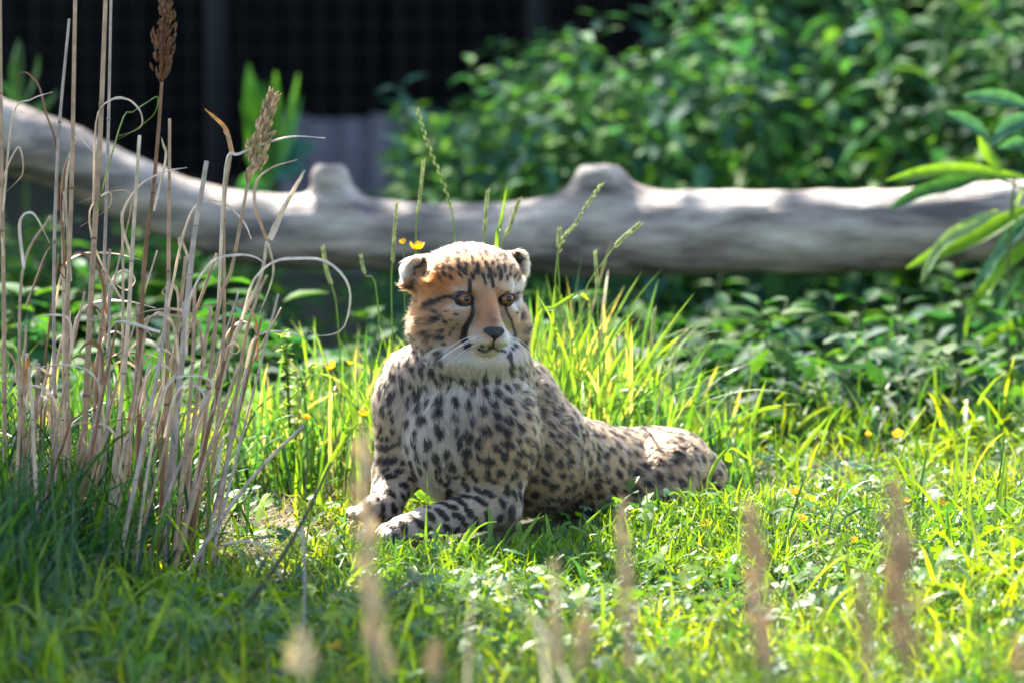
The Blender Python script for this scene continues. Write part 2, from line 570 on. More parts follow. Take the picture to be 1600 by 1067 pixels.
# ------------------------------------------------------------------ the fallen log
def build_log():
    Y = 2.3
    sc = (Y + 8) / 8.0
    ctl = [(-330, 55, 56), (-200, 112, 56), (-100, 162, 56), (0, 212, 55), (95, 242, 50), (187, 288, 50), (290, 332, 50), (370, 354, 55), (460, 362, 58), (560, 366, 57), (680, 372, 54),
           (790, 372, 53), (900, 372, 62), (1010, 368, 64), (1150, 362, 64), (1300, 362, 64), (1450, 355, 62), (1600, 340, 58), (1760, 330, 55), (1950, 345, 50), (2120, 440, 46), (2300, 620, 42)]
    def W(a, b, yy=0.0):
        p = at_y(a, b, Y + 0.05 * math.sin(a / 300) + yy)
        return (p.x * 1000, p.y * 1000, p.z * 1000)
    C = spline(np.array([list(W(a, b)) + [r * sc] for a, b, r in ctl])[:, :3], 46)
    rad = spline(np.array([[r * sc] * 3 for a, b, r in ctl]), 46)[:, 0]
    PR.clear()
    for i in range(45): cap(C[i], C[i + 1], rad[i], rad[i + 1], 6)
    # two broken branch stubs with flared collars
    cap(W(946, 350), W(938, 300), 60, 50, 46); ell(W(937, 285, -.01), (54, 52, 50), None, 14)
    cap(W(885, 352), W(905, 332), 46, 38, 60); cap(W(1000, 350), W(980, 330), 50, 40, 60)
    cap(W(520, 345), W(516, 298), 40, 34, 40); ell(W(515, 280, -.01), (38, 36, 42), None, 10); cap(W(545, 345), W(535, 322), 40, 30, 50)
    ell(W(930, 180, -.01), (150, 220, 102), None, 6, True); ell(W(512, 180, -.01), (130, 220, 100), rotm(0, 5, 0), 6, True)
    lo = C.min(0) - 110; hi = C.max(0) + 110
    lo[2] -= 10; hi[2] += 30
    h = 7.0
    V, Q = surface_nets(*sdf_grid((lo[0], hi[0], h), (lo[1], hi[1], h), (lo[2], hi[2], h)), (h, h, h))
    N, Q = vnormals(V, Q)
    d = np.array([4.5 * mnoise.noise(Vector((v[0] * .004, v[1] * .012, v[2] * .012))) + 4.0 * mnoise.noise(Vector((v[0] * .010 + 9, v[1] * .03, v[2] * .03))) for v in V])
    V = (V + N * d[:, None]) / 1000
    root = empty('fallen_log', C[22] / 1000)
    tag(root, 'thick bare grey log lying across the enclosure behind the cub, with two branch stubs', 'log')
    stub = ((np.abs(V[:, 0] - W(937, 270)[0] / 1000) < .075) & (V[:, 2] > W(937, 312)[2] / 1000)) | ((np.abs(V[:, 0] - W(512, 270)[0] / 1000) < .06) & (V[:, 2] > W(512, 302)[2] / 1000))
    fs = stub[Q].all(1)
    O = C[22] / 1000

    def piece(name, faces):
        u, inv = np.unique(faces, return_inverse=True)
        mesh_obj(name, V[u] - O, inv.reshape(-1, 4), M_LOG, root)
    piece('trunk', Q[~fs])
    big = V[Q[:, 0]][:, 0] > W(700, 300)[0] / 1000
    piece('branch_stub', Q[fs & big]); piece('branch_stub', Q[fs & ~big])


build_log()

# ------------------------------------------------------------------ the cheetah cub
# sculpted as a signed distance field in millimetres: u to the right, v down, w away
YAW = R(21)
HO = np.array([733.0, 470.0, 0.0])
HA = np.array([math.cos(YAW), 0, math.sin(YAW)])
HB = np.array([0.0, -1.0, 0.0])
HC = np.array([math.sin(YAW), 0, -math.cos(YAW)])
HM = np.stack([HA, HB, HC], 1)          # columns: local axes in uvw


def head(a, b, c):
    return HO + HA * a + HB * b + HC * c


PR.clear()
UB = (505, 1165, 3.0)
VB = (368, 868, 3.0)
WB = (-150, 630, 3.0)


def hell(a, b, c, r, rot=None, k=10, sub=False):
    ell(head(a, b, c), r, HM if rot is None else HM @ rot, k, sub)


def hcap(p, q, r0, r1, k=10, sub=False):
    cap(head(*p), head(*q), r0, r1, k, sub)


# trunk
ell((714, 672, 30), (83, 106, 90), rotm(0, 0, 8), 30)
cap((735, 545, 22), (738, 620, 45), 74, 86, 34)
ell((722, 572, 22), (102, 50, 74), rotm(0, 0, 0), 26)
cap((725, 690, 30), (818, 706, 125), 84, 92, 34)
cap((818, 706, 125), (905, 738, 225), 92, 68, 34)
cap((905, 736, 225), (1000, 742, 325), 69, 64, 34)
ell((800, 622, 100), (60, 66, 70), None, 34)            # withers
ell((1052, 738, 358), (74, 62, 74), rotm(0, -30, 0), 34)  # pelvis
ell((1112, 758, 396), (38, 42, 46), None, 24)
ell((1000, 770, 270), (80, 44, 50), None, 30)
# hind leg folded alongside
cap((1045, 745, 300), (958, 780, 232), 52, 30, 24)
cap((958, 784, 228), (1055, 796, 262), 24, 17, 14)
cap((1055, 797, 262), (1000, 803, 228), 16, 14, 10)
# far hind leg
cap((1070, 745, 420), (985, 770, 470), 46, 28, 20)
# tail lying behind
for p, q, r0, r1 in (((1112, 768, 420), (1128, 772, 480), 22, 16), ((1128, 772, 480), (1080, 764, 560), 16, 14), ((1080, 764, 560), (980, 757, 600), 14, 13), ((980, 757, 600), (870, 757, 600), 13, 10)):
    cap(p, q, r0, r1, 10)
# animal's left foreleg, lying forward
ell((772, 672, -12), (58, 80, 44), rotm(0, 0, 6), 42)
cap((772, 690, -22), (778, 786, -8), 46, 35, 36)
cap((776, 788, -14), (668, 812, -88), 34, 22, 14)
cap((668, 812, -88), (632, 822, -104), 21, 20, 10)
ell((618, 826, -112), (24, 15, 21), rotm(0, 20, 0), 8)
for i, (du, dw) in enumerate(((-8, -20), (-17, -9), (-19, 5), (-13, 17))):
    cap((620, 829, -111), (618 + du, 831, -112 + dw), 11, 9, 4)
# animal's right foreleg
ell((636, 622, 40), (42, 66, 46), rotm(0, 0, -4), 24)
cap((630, 630, 40), (620, 738, 56), 42, 35, 24)
cap((618, 742, 54), (602, 790, 10), 34, 25, 16)
cap((602, 792, 10), (580, 796, -6), 23, 19, 10)
for i, (du, dw) in enumerate(((-4, -18), (-16, -11), (-20, 1), (-15, 12))):
    cap((578, 799, -6), (572 + du, 801, -6 + dw), 12, 9, 4)
# fold where chest meets the forelegs
cap((655, 815, -10), (668, 762, 30), 16, 10, 10, True)
# head
hell(0, 14, -8, (76, 68, 78), None, 20)
hell(0, 30, 18, (66, 46, 54), None, 18)
hell(0, 38, 0, (80, 40, 60), None, 16)
hell(-46, -38, 4, (45, 44, 52), None, 18)
hell(44, -38, 4, (45, 44, 52), None, 18)
hell(0, -84, 26, (72, 34, 50), None, 22)                # throat ruff
hcap((0, 12, 62), (0, -34, 100), 19, 14, 14)            # bridge of the nose
hell(0, -52, 78, (30, 24, 36), None, 12)                # muzzle
hell(-13, -59, 98, (15.5, 13, 17), None, 7)
hell(13, -59, 98, (15.5, 13, 17), None, 7)
hell(0, -75, 84, (17, 10, 17), None, 7)                 # chin
hcap((-38, 22, 62), (-22, 16, 72), 11, 10, 9)           # brows
hcap((38, 22, 62), (22, 16, 72), 11, 10, 9)
hell(-34, -22, 62, (24, 16, 16), None, 18)              # cheekbone under the eye
hell(34, -22, 62, (24, 16, 16), None, 18)
hcap((-2, -66, 117), (2, -66, 117), 2.2, 2.2, 2, True)
hcap((-24, -76, 96), (0, -72, 112), 2.5, 2.5, 3, True)  # mouth
hcap((24, -76, 96), (0, -72, 112), 2.5, 2.5, 3, True)
EYE_A, EYE_B, EYE_C, EYE_R = 35.0, 2.0, 66.0, 14.0
for s in (-1, 1):
    hell(s * EYE_A, EYE_B, EYE_C + 7, (13.5, 8, 11), None, 7, True)
    yy = 42 if s < 0 else 50
    er = rotm(0, s * 34, -s * 26)
    hell(s * 80, yy + 2, -12, (25, 27, 12), er, 14)
    hell(s * 84, yy + 8, 2, (16, 17, 11), er, 6, True)

def to_world(P):
    P = np.asarray(P, float)
    return (np.array(CAM)[None] + np.array(FWD)[None] * (8 + P[:, 2:3] / 1000) + np.array([[1.0, 0, 0]]) * (P[:, 0:1] - 800) / 1000
            + np.array(UP)[None] * (533.5 - P[:, 1:2]) / 1000)


def dir_world(D):
    D = np.asarray(D, float)
    return np.array(FWD)[None] * D[:, 2:3] + np.array([[1.0, 0, 0]]) * D[:, 0:1] - np.array(UP)[None] * D[:, 1:2]


def nz3(P, s, seed):
    """cheap smooth vector noise"""
    r = np.random.default_rng(seed)
    out = np.zeros((len(P), 3))
    for i in range(7):
        k = r.normal(0, 1, 3) * s * (1 + 0.5 * i)
        ph = r.uniform(0, 6.28, 3)
        d = P @ k
        out += np.sin(d[:, None] + ph[None]) / (1 + 0.4 * i)
    return out / 3.0


BV, BQ = surface_nets(*sdf_grid(UB, VB, WB), (UB[2], VB[2], WB[2]))
# area weighted vertex normals
e1 = BV[BQ[:, 2]] - BV[BQ[:, 0]]
e2 = BV[BQ[:, 3]] - BV[BQ[:, 1]]
fn = np.cross(e1, e2)
BN = np.zeros_like(BV)
for j in range(4): np.add.at(BN, BQ[:, j], fn)
BN /= np.linalg.norm(BN, axis=1)[:, None] + 1e-9
# make sure normals point out: compare with the trunk centre of the highest vertex
if BN[np.argmin(BV[:, 1])][1] > 0:
    BQ = BQ[:, ::-1]; BN = -BN


def hloc(P):
    return (P - HO) @ HM


def gauss(d2):
    return np.exp(-0.5 * d2)


def blob(P, c, r):
    d = (P - np.array(c, float)) / np.array(r, float)
    return gauss((d ** 2).sum(1))


def in_head(P):
    """1 on the head, 0 on the neck and body"""
    H = hloc(P)
    d = np.sqrt((H[:, 0] / 114) ** 2 + ((H[:, 1] + 2) / 98) ** 2 + ((H[:, 2] - 32) / 128) ** 2)
    return 1 - smooth(0.93, 1.08, d)


LEGS = [((776, 760, -10), (668, 812, -88), 46), ((668, 812, -88), (600, 828, -118), 34),
        ((620, 715, 52), (616, 750, 54), 52), ((616, 750, 54), (590, 795, 0), 40), ((590, 795, 0), (540, 795, -12), 30)]


def seg_d(P, a, b):
    a = np.array(a, float); b = np.array(b, float)
    ab = b - a
    t = np.clip(((P - a) @ ab) / (ab @ ab), 0, 1)
    return np.linalg.norm(P - a - t[:, None] * ab, axis=1), t


def leg_w(P):
    w_ = np.zeros(len(P))
    for a, b, r in LEGS:
        d, t = seg_d(P, a, b)
        w_ = np.maximum(w_, 1 - smooth(r * 0.9, r * 1.25, d))
    return w_


def flow(P, N):
    """direction the coat lies, tangent to the skin"""
    H = hloc(P)
    hw = in_head(P)[:, None]
    hd = H - np.array([0, -30, 118.0])
    hd[:, 1] += 0.18 * np.abs(hd[:, 2])
    lo = smooth(-25, -70, H[:, 1])
    hd[:, 1] -= lo * 60
    hd = hd / (np.linalg.norm(hd, axis=1)[:, None] + 1e-6)
    hd = hd @ HM.T
    bx = smooth(700, 830, P[:, 0] + 0.5 * P[:, 2])[:, None]
    body = (1 - bx) * np.array([0.1, 1.0, -0.05]) + bx * np.array([0.62, 0.42, 0.62])
    body = body + (smooth(640, 590, P[:, 0])[:, None]) * np.array([-0.25, 0.3, 0])
    D = body.copy()
    for a, b, r in LEGS:
        d, t = seg_d(P, a, b)
        w_ = (1 - smooth(r * 0.9, r * 1.35, d))[:, None]
        v = np.array(b, float) - np.array(a, float)
        D = D * (1 - w_) + w_ * v / np.linalg.norm(v)
    # tail
    tw = smooth(430, 500, P[:, 2])[:, None]
    D = D * (1 - tw) + tw * np.array([-1.0, 0.1, 0.1])
    D = D * (1 - hw) + hw * hd
    D = D + 0.28 * nz3(P, 0.035, 5) + 0.16 * nz3(P, 0.09, 8)
    D = D - (D * N).sum(1)[:, None] * N
    return D / (np.linalg.norm(D, axis=1)[:, None] + 1e-6)


BF = flow(BV, BN)

# --- spots: (centre, long axis, half length, half width)
SPOTS = []


def place_spots():
    r = np.random.default_rng(21)
    order = r.permutation(len(BV))[:60000]
    P = BV[order]; N = BN[order]; F = BF[order]
    hw = in_head(P); H = hloc(P); lw = leg_w(P)
    crown = smooth(22, 40, H[:, 1] + 0.25 * (20 - np.abs(H[:, 0] - 5)).clip(0)) * (H[:, 2] < 84)
    rump = smooth(150, 330, P[:, 2])
    chest = smooth(760, 690, P[:, 0]) * smooth(120, 60, P[:, 2])
    neck = smooth(640, 590, P[:, 1]) * (1 - hw)
    shoulder = blob(P, (800, 650, 40), (60, 70, 80))
    sp = 18.6 - 4.0 * shoulder + 2.5 * rump + 0.5 * chest
    sp = sp * (1 - 0.18 * neck)
    sp = sp * (1 - lw) + 18.0 * lw
    hs = 9.4 + 0 * hw
    back = smooth(10, -30, H[:, 2])
    hs = hs + 4 * back
    sp = sp * (1 - hw) + hs * hw
    okh = (hw < 0.35) | (crown > 0.45) | ((np.abs(H[:, 0]) > 40) & (H[:, 2] < 15) & (H[:, 1] > -60))
    # bare zones: throat, belly underside, inner ear, paws
    bare = (blob(P, (738, 566, -70), (50, 15, 70)) > 0.5) | (blob(P, (668, 775, -10), (26, 40, 50)) > 0.5) | (blob(P, (562, 799, -8), (16, 16, 30)) > 0.5) | (blob(P, (604, 830, -115), (14, 16, 30)) > 0.5)
    ear = (np.abs(H[:, 0]) > 72) & (H[:, 1] > 30)
    ok = okh & ~bare & ~ear
    cell = {}
    for i in np.nonzero(ok)[0]:
        p = P[i]; s = sp[i] * r.uniform(0.9, 1.12)
        key = tuple((p // 30).astype(int))
        good = True
        for dx in (-1, 0, 1):
            for dy in (-1, 0, 1):
                for dz in (-1, 0, 1):
                    for q, sq in cell.get((key[0] + dx, key[1] + dy, key[2] + dz), ()):
                        if ((p - q) ** 2).sum() < (0.5 * (s + sq)) ** 2:
                            good = False; break
                    if not good: break
                if not good: break
            if not good: break
        if not good: continue
        cell.setdefault(key, []).append((p, s))
        el, f0 = 1.25, 0.43
        if hw[i] > 0.5: el, f0 = 1.9, 0.40
        elif lw[i] > 0.5: el, f0 = 2.3, 0.43
        elif neck[i] > 0.5: el, f0 = 1.7, 0.40
        elif chest[i] > 0.4: el, f0 = 1.6, 0.40
        elif rump[i] > 0.6: el, f0 = 1.2, 0.44
        a = f0 * s * r.uniform(0.8, 1.15)
        ax = F[i]
        if lw[i] > 0.5:            # bars across the limb
            ax = np.cross(F[i], N[i]); ax = ax + 0.3 * F[i]
        ax = ax + r.normal(0, 0.18, 3)
        ax -= (ax @ N[i]) * N[i]
        ax /= np.linalg.norm(ax) + 1e-9
        SPOTS.append((p, ax, a * el ** 0.6 * 1.05, a / el ** 0.4))


place_spots()

# face markings as strokes on the skin (u, v, half width)
STROKES = [
    [(738, 472, 3.2), (741, 486, 3.2), (737.5, 499, 4.0), (730, 512, 5.0), (726.5, 526, 5.6), (732, 539, 6.0)],
    [(787, 475, 1.8), (790.5, 490, 1.8), (797.5, 502, 1.8), (801.5, 516, 1.9), (802, 528, 1.6)],
    [(804, 460.5, 1.8), (813, 463, 2.0), (817, 476, 2.4), (822, 489, 3.2)],
    [(714, 464, 2.4), (700, 467, 2.2), (689, 474, 2.6), (679, 486, 4.6)],
    [(736, 443, 3.2), (736.5, 459, 2.8)],
    [(765, 428, 2.6), (768, 440, 3.0), (771, 452, 2.2)], [(748, 420, 2.6), (750, 434, 2.4)], [(757, 436, 2), (759, 447, 2)], [(777, 425, 2.6), (780, 436, 2.2)], [(785, 420, 2.4), (787, 430, 2)],
    [(771, 531, 1.6), (770, 541, 1.8), (757, 546.5, 1.8), (748, 543, 1.6)],
    [(770, 541, 1.6), (779, 545, 1.6), (787, 546, 1.4)],
]
DABS = [(648, 430, 4, 3, 0), (660, 437, 5, 3, 20), (672, 428, 4, 3, 40), (684, 450, 3, 2, 0), (645, 468, 4, 5, 0), (656, 478, 5, 3, 20), (643, 485, 5, 4, 0), (668, 482, 3, 2.5, 0), (640, 500, 5, 3, 0), (662, 524, 6, 3, -10), (640, 522, 6, 4, -10), (656, 540, 6, 4, -20), (708, 500, 3, 1.8, 10), (718, 505, 2.5, 1.6, 0), (710, 512, 2.5, 2, 0), (684, 534, 5, 3.5, -30), (700, 536, 3.5, 3, -30), (820, 455, 3, 3, 0), (824, 470, 3, 4, 0), (822, 505, 3, 4, 0), (690, 420, 4, 3, 20), (706, 415, 4, 3, 50), (722, 418, 3, 5, 10),
        (654, 495, 5, 3, 0), (672, 499, 6, 5, 20), (688, 502, 5.5, 4, -20), (650, 505, 9, 3.5, 5), (672, 511, 5, 4, 0), (652, 518, 11, 5, -12), (682, 518, 5, 3.6, 0),
        (695, 522, 4, 3.6, 0), (698, 514, 3, 2.8, 0), (707, 520, 2.2, 3, 0), (669, 532, 10, 4.6, -32), (640, 540, 7.5, 5, -20), (673, 544, 8.5, 4.4, -10), (692, 547, 4.5, 5, -60),
        (696, 496, 3, 3.5, 60), (701, 504, 3.6, 2.6, 40), (664, 469, 3, 3, 0), (681, 438, 5, 2.5, 0), (652, 449, 8, 4, 10), (665, 455, 4, 3, 0), (641, 455, 5, 4, 0),
        (812, 499, 2.6, 6, 0), (814, 513, 6, 3, -20), (812, 527, 4, 5, 30), (801, 538, 2.6, 7, 30), (794, 550, 4, 6, 30), (806, 489, 3, 2, 0), (753, 538, 4.5, 4, 30), (765, 541, 2.5, 2.5, 0),
        (730, 430, 3, 6, 0), (745, 432, 3, 5, 0), (700, 427, 4, 3, 0), (712, 480, 2, 1.6, 0), (703, 487, 4, 1.6, 15), (716, 492, 4, 1.4, 10), (688, 491, 3.5, 2, 20)]


def coat(P, N):
    """colour of the coat, darkness of marking, hair length (mm)"""
    H = hloc(P); hw = in_head(P)
    tan = np.array([0.245, 0.128, 0.060]); white = np.array([0.44, 0.345, 0.27]); org = np.array([0.30, 0.085, 0.018])
    grey = np.array([0.16, 0.10, 0.062]); dark = np.array([0.003, 0.002, 0.002]); brown = np.array([0.13, 0.045, 0.02])
    C = np.tile(tan, (len(P), 1))

    def mix(c, m):
        nonlocal C
        m = np.clip(m, 0, 1)[:, None]
        C = C * (1 - m) + c * m
    big = nz3(P, 0.03, 77)[:, 0]
    mix(grey, 0.5 * smooth(0.0, 0.6, big) * (1 - hw))
    mix(white, 0.7 * blob(P, (735, 590, -50), (66, 28, 70)) * (1 - hw))
    mix(white, 0.4 * blob(P, (690, 690, -40), (40, 90, 60)))
    mix(white, 0.25 * blob(P, (640, 640, 0), (30, 90, 60)))
    mix(white, 0.8 * blob(P, (665, 765, 0), (32, 40, 60)))
    mix(white, 0.4 * leg_w(P) * smooth(735, 765, P[:, 1]))
    mix(white, 0.3 * smooth(785, 830, P[:, 1] + 0.12 * P[:, 2]))
    mix(grey, 0.75 * blob(P, (850, 690, 110), (70, 60, 70)) * (1 - hw))
    # head
    front = hw * (H[:, 2] > -20)

    def ep(u, v, ru, rv, pw=1.0):
        return front * np.clip(pw * gauss(((P[:, 0] - u) / ru) ** 2 + ((P[:, 1] - v) / rv) ** 2), 0, 1)
    mix(np.array([0.25, 0.122, 0.055]), 0.75 * hw)
    mix(grey, 0.7 * hw * smooth(432, 412, P[:, 1])); mix(org, ep(688, 444, 28, 17, 1.1)); mix(org, ep(668, 490, 22, 14, 0.35)); mix(org, ep(655, 468, 16, 22, 0.7)); mix(org, ep(768, 476, 11, 15, 0.7)); mix(org, ep(712, 442, 18, 9, 0.5))
    mix(np.array([0.28, 0.18, 0.11]), ep(728, 500, 12, 14, 0.7))
    mix(brown, ep(772, 494, 8, 8, 0.8))
    mix(white, ep(722, 455, 10, 3.5, .8)); mix(white, ep(802, 451, 7, 5, .9)); mix(white, ep(724, 480, 11, 3.5, 1.0)); mix(white, ep(805, 479, 7, 5, .8))
    mix(white, ep(740, 572, 55, 18, 1.4)); mix(white, ep(675, 556, 28, 13, 0.8)); mix(white, ep(748, 538, 11, 10, 0.8)); mix(white, ep(790, 535, 9, 18, 1.0))
    # ears: pale rims, dark backs
    earm = smooth(66, 76, np.abs(H[:, 0])) * smooth(22, 36, H[:, 1])
    mix(white, earm * (0.1 + 0.75 * smooth(90, 102, np.abs(H[:, 0]))))
    dk = np.zeros(len(P))
    # marking edges are ragged
    Pj = P + 2.0 * nz3(P, 0.25, 31)
    o = np.argsort(P[:, 0]); us = P[o, 0]
    for c, ax, la, lb in SPOTS:
        rmax = la * 1.6 + 3
        a, b = np.searchsorted(us, (c[0] - rmax, c[0] + rmax))
        ii = o[a:b]
        d = Pj[ii] - c
        m = (np.abs(d[:, 1]) < rmax) & (np.abs(d[:, 2]) < rmax)
        ii = ii[m]; d = d[m]
        al = d @ ax
        r2 = np.sqrt((al / la) ** 2 + ((d ** 2).sum(1) - al ** 2).clip(0) / lb ** 2)
        dk[ii] = np.maximum(dk[ii], 1 - smooth(0.8, 1.2, r2))
    for st in STROKES:
        q = spline(np.array(st), 24)
        m = front * (H[:, 2] > 0) > 0
        idx = np.nonzero(m & (P[:, 0] > q[:, 0].min() - 8) & (P[:, 0] < q[:, 0].max() + 8) & (P[:, 1] > q[:, 1].min() - 8) & (P[:, 1] < q[:, 1].max() + 8))[0]
        if len(idx) == 0: continue
        x = P[idx][:, None, :2] - q[None, :, :2]
        dd = np.sqrt((x ** 2).sum(2)) / q[None, :, 2]
        dk[idx] = np.maximum(dk[idx], 1 - smooth(0.75, 1.3, dd.min(1)))
    for (u, v, ru, rv, an) in DABS:
        ca, sa = math.cos(R(an)), math.sin(R(an))
        x, y = Pj[:, 0] - u, Pj[:, 1] - v
        dd = np.sqrt(((x * ca + y * sa) / ru) ** 2 + ((-x * sa + y * ca) / rv) ** 2)
        dk = np.maximum(dk, (front > 0.3) * (H[:, 2] > -45) * (1 - smooth(0.7, 1.2, dd)))
    dk = np.maximum(dk, earm * (1 - smooth(0.7, 1.15, np.sqrt(((P[:, 0] - 656) / 13) ** 2 + ((P[:, 1] - 412) / 8) ** 2))))
    dk = np.maximum(dk, earm * (1 - smooth(0.7, 1.15, np.sqrt(((P[:, 0] - 804) / 9) ** 2 + ((P[:, 1] - 402) / 10) ** 2))))
    # black behind the ears
    dk = np.maximum(dk, earm * smooth(-30, -38, H[:, 2]) * smooth(66, 50, H[:, 1]))
    # eye rims
    for s in (-1, 1):
        e = head(s * EYE_A, EYE_B, EYE_C + 12)
        d = np.sqrt(((P[:, 0] - e[0]) / (14.5 if s < 0 else 12.0)) ** 2 + ((P[:, 1] - e[1]) / 9.0) ** 2)
        dk = np.maximum(dk, front * (H[:, 2] > 40) * (1 - smooth(0.85, 1.1, d)))
    # tail bands
    tb = smooth(470, 520, P[:, 2]) * smooth(0.1, 0.4, np.sin(P[:, 0] / 9.0))
    dk = np.maximum(dk, tb)
    L = 10.5 + 7 * blob(P, (720, 620, 0), (90, 50, 90)) + 3 * smooth(780, 860, P[:, 0])
    L = L + 6 * blob(P, (840, 590, 120), (50, 40, 60))
    L = L * (1 - 0.5 * leg_w(P))
    L = L * (1 - 0.2 * smooth(250, 400, P[:, 2]))
    hl = 4.5 + 17 * smooth(48, 76, np.abs(H[:, 0])) * smooth(40, 20, H[:, 1]) + 12 * smooth(-68, -90, H[:, 1]) * smooth(85, 60, H[:, 2]) + 5 * smooth(35, 70, H[:, 1]) * smooth(55, 25, H[:, 2])
    hl = hl - 2.0 * smooth(50, 80, H[:, 2])
    hl = np.maximum(hl, 3.6) + 7.0 * smooth(20, 40, H[:, 1]) * (1 - smooth(60, 75, np.abs(H[:, 0])))
    hl = hl * (1 - 0.45 * earm)
    L = L * (1 - hw) + hl * hw
    return C, dk, L, hw, dark


Cb, DKb, Lb, HWb, DARKC = coat(BV, BN)


def build_cheetah():
    base = Vector(to_world(np.array([[820.0, 825.0, 100.0]]))[0])
    base.z = gz(base.x, base.y)
    root = empty('cheetah_cub', base)
    tag(root, 'spotted cheetah cub lying upright in the short grass, head turned to its left', 'cheetah')
    B = np.array(base)
    # skin
    m, n, l, p = mat_base('cub_skin')
    a = n.new('ShaderNodeAttribute'); a.attribute_name = 'Col'
    l.new(a.outputs['Color'], p.inputs['Base Color']); p.inputs['Roughness'].default_value = 0.9
    p.inputs['Specular IOR Level'].default_value = 0.1
    colr = Cb * 0.8 * (1 - DKb[:, None]) + DARKC * DKb[:, None]
    mesh_obj('body', to_world(BV) - B, BQ, m, root, colr)

    # fur
    r = np.random.default_rng(3)
    tri = np.vstack([BQ[:, [0, 1, 2]], BQ[:, [0, 2, 3]]])
    A = np.linalg.norm(np.cross(BV[tri[:, 1]] - BV[tri[:, 0]], BV[tri[:, 2]] - BV[tri[:, 0]]), axis=1) / 2
    cen = BV[tri].mean(1)
    dens = 0.95 + 2.1 * in_head(cen)
    # the side that lies on the ground and far flank carries fewer hairs
    nn = BN[tri[:, 0]]
    dens = dens * (1 - 0.5 * smooth(0.3, 0.8, nn[:, 2])) * (1 - 0.6 * smooth(0.5, 0.9, nn[:, 1]))
    Hc = hloc(cen)
    for s in (-1, 1):   # no hair in the eye openings or on the nose leather
        d = np.sqrt(((Hc[:, 0] - s * EYE_A) / 14.0) ** 2 + ((Hc[:, 1] - EYE_B) / 8.0) ** 2)
        dens = np.where((Hc[:, 2] > 40) & (d < 1), 0, dens)
    dens = np.where((Hc[:, 2] > 100) & (np.abs(Hc[:, 0]) < 13) & (np.abs(Hc[:, 1] + 49) < 9), 0, dens)
    pr = A * dens
    NH = int(pr.sum())
    ti = r.choice(len(tri), NH, p=pr / pr.sum())
    u = r.random((NH, 2)); fl = u.sum(1) > 1; u[fl] = 1 - u[fl]
    w3 = np.stack([1 - u.sum(1), u[:, 0], u[:, 1]], 1)
    T = tri[ti]
    P = (BV[T] * w3[:, :, None]).sum(1)
    N = (BN[T] * w3[:, :, None]).sum(1); N /= np.linalg.norm(N, axis=1)[:, None]
    F = (BF[T] * w3[:, :, None]).sum(1)
    C, dk, L, hw, dark = coat(P, N)
    mz = (smooth(50, 75, hloc(P)[:, 2]) * hw)[:, None]
    F = F + (1 - .6 * mz) * (0.22 * r.normal(0, 1, (NH, 3)) + (0.6 + 0.35 * smooth(780, 860, P[:, 0]))[:, None] * nz3(P, 0.16, 41))
    F -= (F * N).sum(1)[:, None] * N
    F /= np.linalg.norm(F, axis=1)[:, None] + 1e-6
    L = L * r.uniform(0.6, 1.15, NH) * np.where(r.random(NH) < .06, 1.45, 1.0)
    lift = 0.55 + 0.16 * r.normal(0, 1, NH) - 0.10 * hw
    lift = np.clip(lift - 0.08 * mz[:, 0], 0.2, 1.0)[:, None]
    K = 5
    t = np.linspace(0, 1, K)[None, :, None]
    d0 = F * (1 - 0.3 * lift) + N * lift
    d0 /= np.linalg.norm(d0, axis=1)[:, None]
    Lx = L[:, None, None]
    pts = P[:, None, :] + Lx * (d0[:, None, :] * t + (F[:, None, :] * 0.35 - N[:, None, :] * 0.28 * lift[:, None, :] + np.array([0, 0.12, 0])) * t ** 2)
    pts = pts - N[:, None, :] * 0.3
    # locks: neighbouring tips lean together
    ck = np.floor(P / 6.5 + 0.35 * nz3(P, 0.2, 55)).astype(np.int64)
    key = (ck[:, 0] * 73856093) ^ (ck[:, 1] * 19349663) ^ (ck[:, 2] * 83492791)
    _, inv = np.unique(key, return_inverse=True)
    cnt_ = np.bincount(inv)
    tipc = np.stack([np.bincount(inv, pts[:, -1, j]) / cnt_ for j in range(3)], 1)[inv]
    amt = (0.65 * smooth(5, 12, L) * r.uniform(.4, 1.2, NH))[:, None, None]
    pts = pts + (tipc[:, None, :] - pts[:, -1:, :]) * amt * (t ** 1.6)
    Wp = to_world(pts.reshape(-1, 3)) - B
    hc = bpy.data.hair_curves.new('fur')
    hc.add_curves([K] * NH)
    hc.attributes['position'].data.foreach_set('vector', Wp.astype(np.float32).ravel())
    rad = hc.attributes.get('radius') or hc.attributes.new('radius', 'FLOAT', 'POINT')
    rr = (0.00042 - 0.00012 * hw)[:, None] * np.array([1.0, 0.95, 0.8, 0.55, 0.15])[None]
    rad.data.foreach_set('value', rr.astype(np.float32).ravel())
    # light tips on dark spots are rare; light hairs vary a little
    v = r.uniform(0.82, 1.12, NH)[:, None]
    base_c = C * v
    pale = (r.random(NH) < 0.02)[:, None]
    dkk = np.clip(dk[:, None] * r.uniform(0.85, 1.1, NH)[:, None], 0, 1)
    dkk = np.where(pale, dkk * 0.3, dkk)
    cc = base_c * (1 - dkk) + dark * dkk
    col4 = np.ones((NH, 4), np.float32); col4[:, :3] = np.clip(cc, 0, 0.95)
    ca = hc.attributes.new('Col', 'FLOAT_COLOR', 'CURVE')
    ca.data.foreach_set('color', col4.ravel())
    mf = bpy.data.materials.new('cub_fur'); mf.use_nodes = True
    n = mf.node_tree.nodes; l = mf.node_tree.links; n.clear()
    at_ = n.new('ShaderNodeAttribute'); at_.attribute_name = 'Col'
    ph = n.new('ShaderNodeBsdfHairPrincipled'); ph.model = 'CHIANG'; ph.parametrization = 'COLOR'
    ph.inputs['IOR'].default_value = 1.4; ph.inputs['Roughness'].default_value = 0.45; ph.inputs['Radial Roughness'].default_value = 0.6; ph.inputs['Random Roughness'].default_value = 0.2
